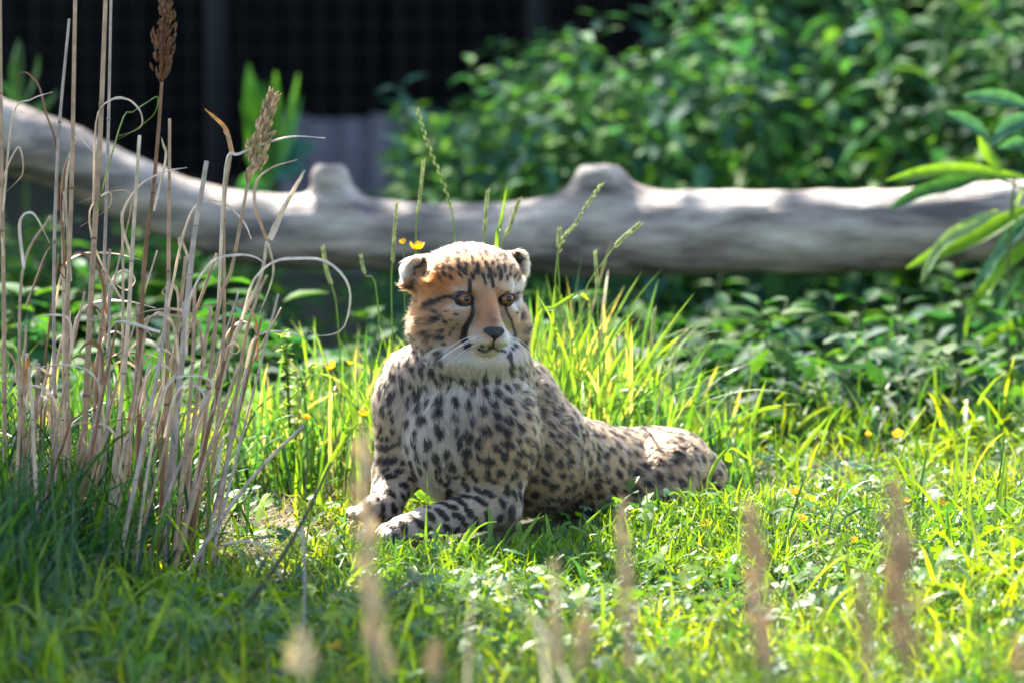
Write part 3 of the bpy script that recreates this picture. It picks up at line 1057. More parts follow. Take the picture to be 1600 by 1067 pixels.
    l.new(at_.outputs['Color'], ph.inputs['Color'])
    df = n.new('ShaderNodeBsdfDiffuse'); tr = n.new('ShaderNodeBsdfTranslucent'); gl = n.new('ShaderNodeBsdfHair')
    gl.component = 'Reflection'; gl.inputs['RoughnessU'].default_value = 0.35; gl.inputs['RoughnessV'].default_value = 0.8
    gl.inputs['Color'].default_value = (0.5, 0.5, 0.5, 1)
    l.new(at_.outputs['Color'], df.inputs['Color']); l.new(at_.outputs['Color'], tr.inputs['Color'])
    m1 = n.new('ShaderNodeMixShader'); m1.inputs[0].default_value = 0.48
    m2 = n.new('ShaderNodeMixShader'); m2.inputs[0].default_value = 0.08
    ou = n.new('ShaderNodeOutputMaterial')
    l.new(df.outputs[0], m1.inputs[1]); l.new(tr.outputs[0], m1.inputs[2])
    l.new(m1.outputs[0], m2.inputs[1]); l.new(gl.outputs[0], m2.inputs[2])
    l.new(ph.outputs[0], ou.inputs['Surface'])
    hc.materials.append(mf)
    fo = bpy.data.objects.new('fur', hc); COL.objects.link(fo); fo.parent = root
    print('hairs', NH, 'verts', len(BV), 'spots', len(SPOTS))

    def hw_(a, b, c):
        return Vector(to_world(np.array([head(a, b, c)]))[0]) - base

    # eyes
    me_, n, l, p = mat_base('eye')
    a = n.new('ShaderNodeAttribute'); a.attribute_name = 'Col'
    l.new(a.outputs['Color'], p.inputs['Base Color']); p.inputs['Roughness'].default_value = 0.08
    p.inputs['Specular IOR Level'].default_value = 0.28; p.inputs['Coat Weight'].default_value = 0.0; p.inputs['Coat Roughness'].default_value = 0.03
    ml, n2, l2, p2 = mat_base('dark_skin')
    tc = n2.new('ShaderNodeTexCoord'); no = n2.new('ShaderNodeTexNoise'); no.inputs['Scale'].default_value = 900
    l2.new(tc.outputs['Object'], no.inputs['Vector'])
    bp = n2.new('ShaderNodeBump'); bp.inputs['Strength'].default_value = 0.5; bp.inputs['Distance'].default_value = 0.0006
    l2.new(no.outputs['Fac'], bp.inputs['Height']); l2.new(bp.outputs[0], p2.inputs['Normal'])
    p2.inputs['Base Color'].default_value = (0.014, 0.011, 0.013, 1); p2.inputs['Roughness'].default_value = 0.5; p2.inputs['Specular IOR Level'].default_value = 0.3
    gaze = Vector((0.10, 0.0, 1.0)).normalized()
    for s in (-1, 1):
        NU, NV = 32, 40
        V, Cc = [], []
        for i in range(NV + 1):
            th = math.pi * i / NV
            for j in range(NU):
                ph = 2 * math.pi * j / NU
                V.append((math.sin(th) * math.cos(ph), math.sin(th) * math.sin(ph), math.cos(th)))
                ang = th
                if ang < R(19): c = (0.004, 0.003, 0.003)
                elif ang < R(46):
                    q = 0.85 + 0.3 * math.sin(ph * 17 + math.sin(ph * 5) * 2) * 0.5
                    k = (ang - R(19)) / R(33)
                    c = (0.20 * q * (1 - 0.35 * k), 0.078 * q * (1 - 0.45 * k), 0.018 * q)
                else: c = (0.02, 0.012, 0.01)
                Cc.append(c)
        V = np.array(V)
        rz = np.array(Vector((0, 0, 1)).rotation_difference(gaze).to_matrix())
        V = (V @ rz.T) * EYE_R + np.array([s * EYE_A, EYE_B, EYE_C])
        V = HO + V @ HM.T
        Q = [(i * NU + j, (i + 1) * NU + j, (i + 1) * NU + (j + 1) % NU, i * NU + (j + 1) % NU) for i in range(NV) for j in range(NU)]
        eo = mesh_obj('eye', to_world(V) - B, np.array(Q), me_, root, np.array(Cc))
        # almond shaped lids
        NA = 48
        rings = []
        for q, (gr, back) in enumerate(((1.0, 0.5), (1.06, 1.2), (1.15, 1.0), (1.25, -1.5), (1.4, -8))):
            ring = []
            for k in range(NA):
                th = 2 * math.pi * k / NA
                x = 12.4 * math.cos(th)
                yv = math.sin(th)
                y = (7.0 if yv > 0 else 7.0) * yv * (1 - 0.25 * math.cos(th) ** 2)
                # inner corner sits lower, outer corner higher
                y += -s * -1 * (x / 14.0) * 2.4
                x2, y2 = x * gr, y * gr
                zz = math.sqrt(max(EYE_R ** 2 - (min(abs(x), 13.0)) ** 2 - min(y * y, 60), 4))
                ring.append((s * EYE_A + x2, EYE_B + y2, EYE_C + max(zz, 6.5) + back))
            rings.append(ring)
        V = np.array(rings).reshape(-1, 3)
        V = HO + V @ HM.T
        Q = [(i * NA + k, i * NA + (k + 1) % NA, (i + 1) * NA + (k + 1) % NA, (i + 1) * NA + k) for i in range(4) for k in range(NA)]
        mesh_obj('eyelid', to_world(V) - B, np.array(Q), ml, eo)
    # nose leather: broad on top, narrowing to the philtrum
    NU, NV = 22, 16
    V = []
    for i in range(NV + 1):
        t_ = i / NV
        b_ = -41 - 22 * t_
        wd = float(np.interp(t_, [0, .12, .35, .6, .85, 1], [9, 15, 18.0, 13, 5.5, 2]))
        for j in range(NU + 1):
            s_ = -1 + 2 * j / NU
            bul = math.sqrt(max(0, 1 - s_ ** 2)) * 10 + 5 * math.sin(math.pi * min(1, t_ * 1.15)) ** 0.7
            nost = 3.5 * math.exp(-((abs(s_) - 0.55) / 0.2) ** 2 - ((t_ - 0.42) / 0.16) ** 2)
            V.append((s_ * wd, b_ + 1.5 * abs(s_) * (1 - t_), 104.5 + bul - nost + 1.0 * math.sin(t_ * 3)))
    V = HO + np.array(V) @ HM.T
    Q = [(i * (NU + 1) + j, (i + 1) * (NU + 1) + j, (i + 1) * (NU + 1) + j + 1, i * (NU + 1) + j + 1) for i in range(NV) for j in range(NU)]
    mesh_obj('nose', to_world(V) - B, np.array(Q), ml, root)
    # whiskers
    mw, n3, l3, p3 = mat_base('whisker'); p3.inputs['Base Color'].default_value = (0.85, 0.82, 0.78, 1); p3.inputs['Roughness'].default_value = 0.4
    rw = random.Random(5)
    for s in (-1, 1):
        for k in range(5):
            b0 = -54 - 4 * (k % 4); a0 = s * (22 + 4 * (k // 4) + rw.uniform(-1, 1)); c0 = 104 - 6 * (k // 4)
            Ln = rw.uniform(45, 75)
            P_ = [hw_(a0 + s * Ln * t_ * 0.85, b0 - Ln * (0.25 * t_ + 0.35 * t_ * t_) + (k % 3) * 6 * t_, c0 + 8 * t_ - 30 * t_ * t_) for t_ in (0, .25, .5, .75, 1)]
            mb = MB(); mb.tube(P_, [0.00026, 0.00024, 0.0002, 0.00014, 0.00008], 4)
            mb.build('whisker', mw, root)
    # claws just showing at the toes
    return root


build_cheetah()

# ------------------------------------------------------------------ grass and herbs
def blades(root, L, W, az, lean, bend, col, tipcol=None, seg=5, twist=None, cup=0.0):
    """vectorised blades: returns V, Q, T, C"""
    n = len(root)
    t = np.linspace(0, 1, seg + 1)
    phi = lean[:, None] + bend[:, None] * t[None] ** 1.3
    dl = L[:, None] / seg
    hx = np.concatenate([np.zeros((n, 1)), np.cumsum(np.sin(phi[:, :-1]) * dl, 1)], 1)
    hz = np.concatenate([np.zeros((n, 1)), np.cumsum(np.cos(phi[:, :-1]) * dl, 1)], 1)
    d = np.stack([np.cos(az), np.sin(az), np.zeros(n)], 1)
    ctr = root[:, None, :] + d[:, None, :] * hx[:, :, None] + np.array([0, 0, 1.0]) * hz[:, :, None]
    tw = (twist if twist is not None else np.zeros(n))[:, None] * t[None]
    side0 = np.stack([-np.sin(az), np.cos(az), np.zeros(n)], 1)
    up = np.stack([-np.cos(phi)[:, :, None] * d[:, None, :][:, :, 0:1], -np.cos(phi)[:, :, None] * d[:, None, :][:, :, 1:2], np.sin(phi)[:, :, None]], -1)[:, :, 0, :]
    side = side0[:, None, :] * np.cos(tw)[:, :, None] + up * np.sin(tw)[:, :, None]
    prof = np.minimum(1.0, 0.55 + 1.6 * t) * np.sqrt(np.clip(1 - t ** 2.2, 0, 1))
    hw = 0.5 * W[:, None] * prof[None]
    Lf = ctr - side * hw[:, :, None]
    Rt = ctr + side * hw[:, :, None]
    V = np.stack([Lf[:, :seg], Rt[:, :seg]], 2).reshape(n, seg * 2, 3)
    V = np.concatenate([V, ctr[:, seg:seg + 1]], 1)
    m = seg * 2 + 1
    base = (np.arange(n) * m)[:, None]
    q = []
    for i in range(seg - 1):
        q.append(np.stack([base[:, 0] + 2 * i, base[:, 0] + 2 * i + 1, base[:, 0] + 2 * i + 3, base[:, 0] + 2 * i + 2], -1))
    Q = np.concatenate(q)
    T = np.stack([base[:, 0] + 2 * (seg - 1), base[:, 0] + 2 * (seg - 1) + 1, base[:, 0] + 2 * seg], -1)
    tt = np.concatenate([np.repeat(t[:seg], 2), [1.0]])
    tc = col if tipcol is None else tipcol
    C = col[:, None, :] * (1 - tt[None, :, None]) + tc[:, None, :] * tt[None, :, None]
    return V.reshape(-1, 3), Q, T, C.reshape(-1, 3)


# body footprint so that no grass grows through the cub
_bw = to_world(BV)
_low = _bw[_bw[:, 2] < ground_z(_bw[:, 0], _bw[:, 1]) + 0.06]
_occ = np.zeros((220, 260), bool)
_ix = ((_low[:, 0] + 1.1) / 0.01).astype(int).clip(0, 219); _iy = ((_low[:, 1] + 1.3) / 0.01).astype(int).clip(0, 259)
_occ[_ix, _iy] = True
for _ in range(2):
    _occ = _occ | np.roll(_occ, 1, 0) | np.roll(_occ, -1, 0) | np.roll(_occ, 1, 1) | np.roll(_occ, -1, 1)


_near = _occ.copy()
for _ in range(9):
    _near = _near | np.roll(_near, 1, 0) | np.roll(_near, -1, 0) | np.roll(_near, 1, 1) | np.roll(_near, -1, 1)


def trodden(x, y):
    """1 close in front of the resting body, where the grass is pressed down"""
    ix = ((x + 1.1) / 0.01).astype(int).clip(0, 219); iy = ((y + 1.3) / 0.01).astype(int).clip(0, 259)
    return _near[ix, iy] * (x < .45) * 1.0


def clear(x, y):
    ix = ((x + 1.1) / 0.01).astype(int); iy = ((y + 1.3) / 0.01).astype(int)
    ok = (ix >= 0) & (ix < 220) & (iy >= 0) & (iy < 260)
    r = np.ones(len(x), bool)
    r[ok] = ~_occ[ix[ok], iy[ok]]
    return r


def vn(x, y, f, seed):
    r = np.random.default_rng(seed)
    o = np.zeros(len(x))
    for i in range(6):
        k = r.normal(0, f, 2)
        o += np.sin(k[0] * x + k[1] * y + r.uniform(0, 6.28))
    return o / 2.4


G = np.random.default_rng(11)
TALLG = np.array([(0.10, 0.20, 0.02), (0.07, 0.17, 0.04), (0.05, 0.14, 0.04), (0.15, 0.25, 0.03), (0.12, 0.22, 0.07), (0.30, 0.28, 0.13)])
GREENS = np.array([(0.155, 0.235, 0.012), (0.10, 0.185, 0.016), (0.20, 0.26, 0.014), (0.05, 0.13, 0.03), (0.035, 0.10, 0.035), (0.19, 0.25, 0.03)])
STRAWS = np.array([(0.46, 0.36, 0.21), (0.38, 0.29, 0.17), (0.58, 0.48, 0.32), (0.24, 0.17, 0.09)])


def pick(pal, n, p=None):
    return pal[G.choice(len(pal), n, p=p)] * G.uniform(0.8, 1.2, (n, 1))


def straw_patch(x, y):
    d = ((x + 0.36) / 0.22) ** 2 + ((y - 0.04) / 0.30) ** 2
    d2 = ((x + 0.16) / 0.14) ** 2 + ((y + 0.16) / 0.12) ** 2
    return np.clip(np.exp(-0.6 * d) + 0.8 * np.exp(-0.7 * d2), 0, 1)


def field(name, n, xr, yr, Lr, Wr, lean, bend, pal, p=None, mat=None, seg=5, dens=None, hmod=None, label=None, cat=None, tip=None, dropz=0.0):
    x = G.uniform(*xr, n); y = G.uniform(*yr, n)
    keep = clear(x, y)
    if dens is not None: keep &= G.random(n) < dens(x, y)
    x, y = x[keep], y[keep]; n = len(x)
    L = G.uniform(*Lr, n) * G.uniform(0.6, 1.1, n)
    if hmod is not None: L = L * hmod(x, y)
    if name != 'tall_grass': L = L * (1 - 0.5 * trodden(x, y))
    W = G.uniform(*Wr, n)
    az = G.uniform(0, 6.283, n) + 0.0
    ln = np.abs(G.normal(lean[0], lean[1], n))
    bd = G.normal(bend[0], bend[1], n)
    root = np.stack([x, y, ground_z(x, y) - 0.004 - dropz], 1)
    c = pick(pal, n, p)
    q_ = smooth(-.5, .6, vn(x, y, 8, 71))[:, None]
    c = c * (np.array([0.72, 0.86, 1.15]) * (1 - q_) + np.array([1.12, 1.05, 0.95]) * q_)
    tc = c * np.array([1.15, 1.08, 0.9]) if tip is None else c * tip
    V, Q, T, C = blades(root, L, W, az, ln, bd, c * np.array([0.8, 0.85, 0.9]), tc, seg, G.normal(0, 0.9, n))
    o = mesh_obj(name, V, [Q, T], mat or M_GRASS, None, C)
    tag(o, label, cat, kind='stuff')
    return o


def lawn_d(x, y): return (0.5 + 0.5 * smooth(-0.6, 0.5, vn(x, y, 9, 3))) * (1 - 0.94 * straw_patch(x, y))
def lawn_h(x, y):
    h = 0.75 + 0.45 * vn(x, y, 7, 4).clip(-1, 1)
    h = h + 0.5 * smooth(0.35, 0.9, x) * smooth(-0.3, -0.9, y) + 0.4 * smooth(-0.4, -0.8, x)
    return h * (1 - 0.5 * straw_patch(x, y)) * (1 - 0.35 * np.exp(-((x - 0.1) / 0.35) ** 2 - ((y + 0.02) / 0.25) ** 2))


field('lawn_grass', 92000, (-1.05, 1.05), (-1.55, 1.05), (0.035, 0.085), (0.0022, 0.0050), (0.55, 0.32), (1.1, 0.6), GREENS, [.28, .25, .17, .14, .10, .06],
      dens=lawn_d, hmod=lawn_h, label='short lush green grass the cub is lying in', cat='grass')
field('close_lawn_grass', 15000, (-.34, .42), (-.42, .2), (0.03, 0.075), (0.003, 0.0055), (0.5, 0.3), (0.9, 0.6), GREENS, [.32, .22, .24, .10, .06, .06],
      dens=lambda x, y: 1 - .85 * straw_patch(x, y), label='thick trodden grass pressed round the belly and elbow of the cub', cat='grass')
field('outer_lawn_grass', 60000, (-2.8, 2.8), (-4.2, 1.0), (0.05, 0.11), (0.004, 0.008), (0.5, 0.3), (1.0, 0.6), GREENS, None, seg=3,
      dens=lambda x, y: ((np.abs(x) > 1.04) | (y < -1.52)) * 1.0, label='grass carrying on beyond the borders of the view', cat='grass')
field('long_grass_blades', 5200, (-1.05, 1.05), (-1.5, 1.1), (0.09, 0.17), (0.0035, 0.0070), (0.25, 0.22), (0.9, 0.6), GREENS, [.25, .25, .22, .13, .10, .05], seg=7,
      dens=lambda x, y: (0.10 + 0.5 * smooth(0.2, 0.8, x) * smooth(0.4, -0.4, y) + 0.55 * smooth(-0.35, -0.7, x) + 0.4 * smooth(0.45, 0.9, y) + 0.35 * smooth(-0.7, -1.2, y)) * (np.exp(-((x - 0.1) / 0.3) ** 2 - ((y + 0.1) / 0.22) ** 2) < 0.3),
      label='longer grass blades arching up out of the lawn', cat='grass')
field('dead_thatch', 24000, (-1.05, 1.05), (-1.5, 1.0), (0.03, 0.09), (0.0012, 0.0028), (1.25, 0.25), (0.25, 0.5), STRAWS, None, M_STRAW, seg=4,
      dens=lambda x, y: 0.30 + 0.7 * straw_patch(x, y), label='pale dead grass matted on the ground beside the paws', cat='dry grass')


def herb_field(name, n, xr, yr, size, zr, pal, dens, label, cat, mat):
    """little lobed leaves held flat above the soil"""
    x = G.uniform(*xr, n); y = G.uniform(*yr, n)
    k = clear(x, y) & (G.random(n) < dens(x, y)); x, y = x[k], y[k]; n = len(x)
    s = G.uniform(*size, n); z = ground_z(x, y) + G.uniform(*zr, n)
    a0 = G.uniform(0, 6.28, n)
    tilt = G.normal(0, 0.4, (n, 2))
    shape = np.array([(0, 0), (.35, .22), (.75, .30), (1.0, .16), (.9, .0), (1.0, -.16), (.75, -.30), (.35, -.22)])
    Vs, Qs, Cs = [], [], []
    c = pick(pal, n)
    off = 0
    for lob in (-1.15, 0, 1.15):
        a = a0 + lob
        ca, sa = np.cos(a), np.sin(a)
        X = shape[None, :, 0] * s[:, None]; Y = shape[None, :, 1] * s[:, None]
        px = X * ca[:, None] - Y * sa[:, None]; py = X * sa[:, None] + Y * ca[:, None]
        pz = 0.25 * np.abs(Y) + px * tilt[:, :1] + py * tilt[:, 1:] - 0.2 * X ** 2 / s[:, None]
        V = np.stack([x[:, None] + px, y[:, None] + py, z[:, None] + pz], -1)
        Vs.append(V.reshape(-1, 3)); b = off + np.arange(n)[:, None] * 8
        for q in ((0, 1, 4, 7), (1, 2, 3, 4), (7, 4, 5, 6)): Qs.append(b + np.array(q)[None])
        Cs.append(np.repeat(c, 8, 0)); off += n * 8
    o = mesh_obj(name, np.vstack(Vs), np.vstack(Qs), mat, None, np.vstack(Cs))
    tag(o, label, cat, kind='stuff')


NETC = np.array([(0.025, 0.075, 0.02), (0.02, 0.06, 0.03), (0.05, 0.11, 0.015)])
NETL = np.array([(0.028, 0.095, 0.026), (0.024, 0.085, 0.045), (0.045, 0.125, 0.02), (0.07, 0.15, 0.02)])
HERB = np.array([(0.08, 0.17, 0.02), (0.045, 0.12, 0.035), (0.10, 0.20, 0.03), (0.035, 0.09, 0.04)])
herb_field('meadow_herbs', 9000, (-1.05, 1.05), (-1.5, 1.0), (0.008, 0.019), (0.008, 0.055), HERB,
           lambda x, y: (1 - .5 * smooth(.2, .5, x)) * (0.25 + 0.75 * smooth(-0.2, 0.7, vn(x, y, 6, 12))) * (1 - 0.85 * straw_patch(x, y)), 'small lobed buttercup and clover leaves among the grass', 'herbs', M_BROAD)

herb_field('broad_herbs', 3800, (-1.05, 1.05), (-1.5, 1.0), (0.016, 0.030), (0.012, 0.06), np.array([(0.14, 0.22, 0.012), (0.09, 0.17, 0.02), (0.05, 0.11, 0.03)]),
           lambda x, y: (1 - .5 * smooth(.2, .5, x)) * smooth(-0.1, 0.8, vn(x, y, 7, 19)) * (1 - 0.85 * straw_patch(x, y)), 'broader yellow-green weed leaves spread through the lawn', 'herbs', M_BROAD)
# tall grass standing behind the cub and to its left
def tall_hmod(x, y):
    px = 800 + x * 1000
    h = np.interp(px, [-200, 380, 440, 520, 600, 680, 800, 850, 930, 1000, 1060, 1110, 1200, 1300, 1700], [.7, .6, .7, .8, .85, 0.9, 0.9, 1.15, 1.1, .95, .75, .5, .38, .3, .3])
    return h
field('tall_grass', 4200, (-1.2, 0.40), (0.30, 0.95), (0.17, 0.36), (0.004, 0.0085), (0.2, 0.17), (0.6, 0.5), TALLG, None, seg=9,
      dens=lambda x, y: 0.18 + 0.42 * (x > -0.45) + 0.4 * (x > 0.0), hmod=tall_hmod, label='tall uncut grass standing behind the cub', cat='grass')
field('far_bank_grass', 9000, (-1.7, 1.7), (0.95, 2.2), (0.08, 0.22), (0.004, 0.008), (0.3, 0.25), (0.8, 0.5), GREENS, [.2, .2, .1, .25, .25, 0], seg=5,
      label='rough grass on the bank falling away behind the cub', cat='grass')


def box_tufts():
    """dark lush tufts round the foot of the dry reeds"""
    pass


herb_field('bank_cover', 16000, (-1.7, 1.8), (1.0, 3.4), (0.02, 0.045), (0.01, 0.22), NETC, lambda x, y: 0.4 + 0.6 * smooth(-.4, .5, vn(x, y, 4, 33)),
           'blurred leafy ground cover on the bank under the log', 'ground cover', M_NETTLE)
field('reed_base_grass', 9000, (-1.1, -0.22), (-1.35, 0.35), (0.10, 0.26), (0.0035, 0.0075), (0.22, 0.2), (0.7, 0.5), np.array([(0.03, 0.085, 0.015), (0.02, 0.065, 0.02), (0.05, 0.12, 0.012), (0.012, 0.045, 0.018)]), None, seg=7,  # palette darkened to paint the shade of the lower left corner
      dens=lambda x, y: smooth(-0.28, -0.60, x + 0.25 * np.clip(y, -1, 0) * -1) * (0.6 + 0.4 * smooth(0, .5, vn(x, y, 10, 9))) * (1 - .95 * straw_patch(x, y)), label='grass crowding the foot of the dry reeds, shade put into its dark greens', cat='grass')


# ------------------------------------------------------------------ nettles and undergrowth
def leaf_arrays(L, Wd, droop=0.5, n=7, teeth=0.06):
    """pointed, toothed, slightly folded leaf growing along +x"""
    t = np.linspace(0, 1, n)
    w_ = Wd * 0.5 * np.sin(np.pi * t ** 0.72) ** 0.8
    w_[0] = 0.001; w_[-1] = 0.0006
    w_ = w_ * (1 + teeth * np.where(np.arange(n) % 2 == 0, 1, -1))
    ang = np.cumsum(np.full(n, droop / n)) - droop / n
    x = np.concatenate([[0], np.cumsum(np.cos(ang[:-1]) * L / (n - 1))])
    z = np.concatenate([[0], -np.cumsum(np.sin(ang[:-1]) * L / (n - 1))])
    V = np.concatenate([np.stack([x, w_, z + w_ * 0.35], 1), np.stack([x, 0 * x, z], 1), np.stack([x, -w_, z + w_ * 0.35], 1)])
    i = np.arange(n - 1)
    Q = np.concatenate([np.stack([i + n, i + n + 1, i + 1, i], -1), np.stack([i + 2 * n, i + 2 * n + 1, i + n + 1, i + n], -1)])
    return V, Q


NET = np.array([(0.055, 0.155, 0.055), (0.055, 0.15, 0.10), (0.075, 0.185, 0.045), (0.045, 0.125, 0.085), (0.11, 0.22, 0.04)])
LEAF_MESH = {}


def leaf_mesh(ci, si):
    if (ci, si) not in LEAF_MESH:
        V, Q = leaf_arrays([0.055, 0.085, 0.11][si], [0.026, 0.038, 0.048][si], [0.5, 0.7, 0.95][si])
        c = NET[ci] * (0.95 + 0.1 * si)
        o = mesh_obj('leaf', V, Q, M_NETTLE, None, np.tile(c, (len(V), 1)))
        LEAF_MESH[(ci, si)] = o.data
        bpy.data.objects.remove(o)
    return LEAF_MESH[(ci, si)]


def nettle_layout(r, H):
    """stem path and leaf matrices in local coordinates"""
    bx, by = r.uniform(-.12, .12), r.uniform(-.12, .12)
    stem = [(bx * H * (k / 6) ** 2, by * H * (k / 6) ** 2, H * k / 6) for k in range(7)]
    leaves = []
    z = H * 0.12; k = 0
    while z < H:
        f = z / H
        s = 0 if f > 0.86 else (1 if f > 0.6 or r.random() < 0.3 else 2)
        p = Vector((bx * H * f * f, by * H * f * f, z))
        az = (k % 2) * 1.57 + r.uniform(-.4, .4)
        for d in (0, math.pi):
            M = Matrix.Translation(p) @ Matrix.Rotation(az + d, 4, 'Z') @ Matrix.Rotation(r.uniform(-.55, .75), 4, 'Y') @ Matrix.Rotation(r.uniform(-.3, .3), 4, 'X') @ Matrix.Translation((0.012, 0, 0)) @ Matrix.Scale(r.uniform(.8, 1.2), 4)
            leaves.append((M, s))
        z += 0.052 * r.uniform(.7, 1.1) * (1 if f < .8 else 0.55); k += 1
    return stem, leaves


def nettle_joined(seed, H, pal):
    r = random.Random(seed)
    stem, leaves = nettle_layout(r, H)
    ms = MB(); ms.tube(stem, [0.004] * 6 + [0.0015], 5, (0.06, 0.10, 0.04))
    ml = MB()
    for M, s in leaves:
        V, Q = leaf_arrays([0.055, 0.085, 0.11][s], [0.026, 0.038, 0.048][s], [0.5, 0.7, 0.95][s], 6)
        A = np.array(M)
        ml.add(V @ A[:3, :3].T + A[:3, 3], Q, None, pal[r.randrange(len(pal))] * r.uniform(.8, 1.2))
    return ms, ml


def nettle_parts(loc, H, seed, label, group):
    r = random.Random(seed)
    root = empty('nettle_plant', loc)
    tag(root, label, 'nettle', group)
    stem, leaves = nettle_layout(r, H)
    ms = MB(); ms.tube(stem, [0.004] * 6 + [0.0015], 5, (0.06, 0.10, 0.04)); ms.build('stem', M_NETTLE, root)
    ci0 = r.choice((0, 1, 2, 3))
    for M, s in leaves:
        ci = ci0 if r.random() < .6 else r.randrange(5)
        o = bpy.data.objects.new('leaf', leaf_mesh(ci, s)); COL.objects.link(o); o.parent = root
        o.matrix_local = M


def topline(px):
    return float(np.interp(px, [500, 560, 620, 660, 700, 740, 790, 830, 870, 905, 940, 975, 1010, 1050, 1100, 1200, 1700], [330, 300, 230, 120, 150, 165, 95, 40, 15, 90, 120, 110, 70, 10, -40, -90, -120]))


GRP_N = 'nettles in the thicket behind the log'
lab = ['nettle standing apart at the left end of the thicket above the grey boards', 'nettle over the grey board wall, second from the dark gap', 'nettle leaning above the log between the board wall and the tall nettle',
       'tall nettle whose tip rises highest against the black shed', 'shorter nettle just right of the tallest one against the shed', 'nettle rising behind the larger branch stub of the log',
       'bright nettle standing behind the log right of the stub', 'nettle with yellow-green crown beyond the bare middle of the log', 'blue-green nettle in front of the darker thicket',
       'tall nettle reaching past the top edge above the log', 'thin nettle in the shaded thicket above the right half of the log', 'pale dusty nettle standing before the darkest leaves']
for k, (px, yy) in enumerate(((672, 4.1), (735, 4.0), (785, 4.0), (862, 4.05), (905, 3.95), (960, 3.9), (1015, 4.0), (1065, 4.1), (1130, 3.9), (1190, 4.1), (1260, 3.9), (1330, 4.1))):
    b = at_y(px, 400, yy); z0 = gz(b.x, yy)
    top = at_y(px, topline(px), yy).z
    nettle_parts((b.x, yy, z0), top - z0, 100 + k, lab[k], GRP_N)

variants = []
for v in range(10):
    H = [0.8, 1.0, 1.15, 0.7, 1.25, 0.5, 0.42, 0.8, 1.05, 1.3][v]
    ms, ml = nettle_joined(50 + v, H, NET if v not in (3, 5, 6, 7, 8, 9) else NETL)
    root = empty('nettle_plant', (0, 0, -50))
    so = ms.build('stem', M_NETTLE, root); lo_ = ml.build('foliage', M_NETTLE, root); lo_['kind'] = 'stuff'
    variants.append((root, so, lo_, H))
used = set()


def put_nettle(vi, x, y, target, label, group, name='nettle_plant'):
    root, so, lo_, H = variants[vi]
    if vi in used:
        r2 = root.copy(); COL.objects.link(r2)
        for ch in (so, lo_):
            c = ch.copy(); COL.objects.link(c); c.parent = r2
    else:
        r2 = root; used.add(vi)
    r2.name = name
    s = max(0.35, target / H)
    r2.location = (x, y, gz(x, y) - 0.01); r2.scale = (s ** .5, s ** .5, s) if s < 1 else (s, s, s)
    r2.rotation_euler = (rnd.uniform(-.07, .07), rnd.uniform(-.07, .07), rnd.uniform(0, 6.28))
    tag(r2, label, 'nettle', group)


def zone(px):
    return ['by the left border', 'behind the brown plume', 'behind the golden seed head', 'between the small stub and the cub', 'left of the cub ears', 'beyond the crown of the head', 'left of the big stub',
            'below the big stub', 'right of the big stub', 'beyond the rump', 'right of the rump', 'over the bare crest', 'left of the shrub', 'under the shrub', 'past the right border'][
        int(np.searchsorted([90, 260, 400, 560, 640, 800, 880, 990, 1060, 1140, 1240, 1360, 1480, 1600], px))]


def thick_label(px, yy):
    return ('near' if yy < 4.4 else ('middle-depth' if yy < 5.2 else 'deep')) + ' leafy nettle in the thicket, ' + zone(px)


def low_label(px, yy):
    return ('front-row' if yy < 1.6 else 'second-row' if yy < 2.3 else 'shaded' if yy < 3 else 'far') + ' low leafy plant below the log, ' + zone(px)


# thicket behind the log
for k in range(225):
    px = rnd.uniform(600, 1720) if k % 4 else rnd.uniform(1000, 1720)
    if k >= 150: px = rnd.uniform(630, 1010)
    yy = rnd.uniform(3.6, 6.0)
    x = at_y(px, 300, yy).x
    top = topline(px) + (rnd.uniform(0, 80) if px < 1050 and k % 3 else rnd.uniform(5, 170))
    h = at_y(px, top, yy).z - gz(x, yy)
    if h < .15: continue
    put_nettle(min((7, 8, 9) if rnd.random() < smooth(1100, 1350, px) * .85 else (0, 1, 2, 4), key=lambda q: abs(variants[q][3] - h) + rnd.uniform(0, .3)), x, yy, h, thick_label(px, yy), GRP_N)  # darker leaf copies towards the right put the thicket's shade into the colour
# low growth between the bank and the log
for k in range(115):
    px = rnd.uniform(-60, 1680)
    yy = rnd.uniform(1.25, 2.05)
    x = at_y(px, 500, yy).x
    top = rnd.uniform(445, 640)
    if px > 1480: top = rnd.uniform(380, 600)
    if px < 420: top = rnd.uniform(400, 600)
    h = at_y(px, top, yy).z - gz(x, yy)
    put_nettle(rnd.choice((5, 6, 3)), x, yy, max(h, .12), low_label(px, yy), 'low plants below the log', 'low_leafy_plant')
for k in range(150):
    px = rnd.uniform(-60, 1680) if k % 2 else rnd.uniform(-60, 420); yy = rnd.uniform(2.5, 3.5)
    x = at_y(px, 500, yy).x
    top = rnd.uniform(405, 560) if px > 380 else rnd.uniform(330, 500)
    h = at_y(px, top, yy).z - gz(x, yy)
    put_nettle(rnd.choice((5, 6, 3)), x, yy, max(h, .12), low_label(px, yy), 'low plants below the log', 'low_leafy_plant')
for v in range(10):
    if v not in used:
        for o in variants[v][:3]: bpy.data.objects.remove(o)


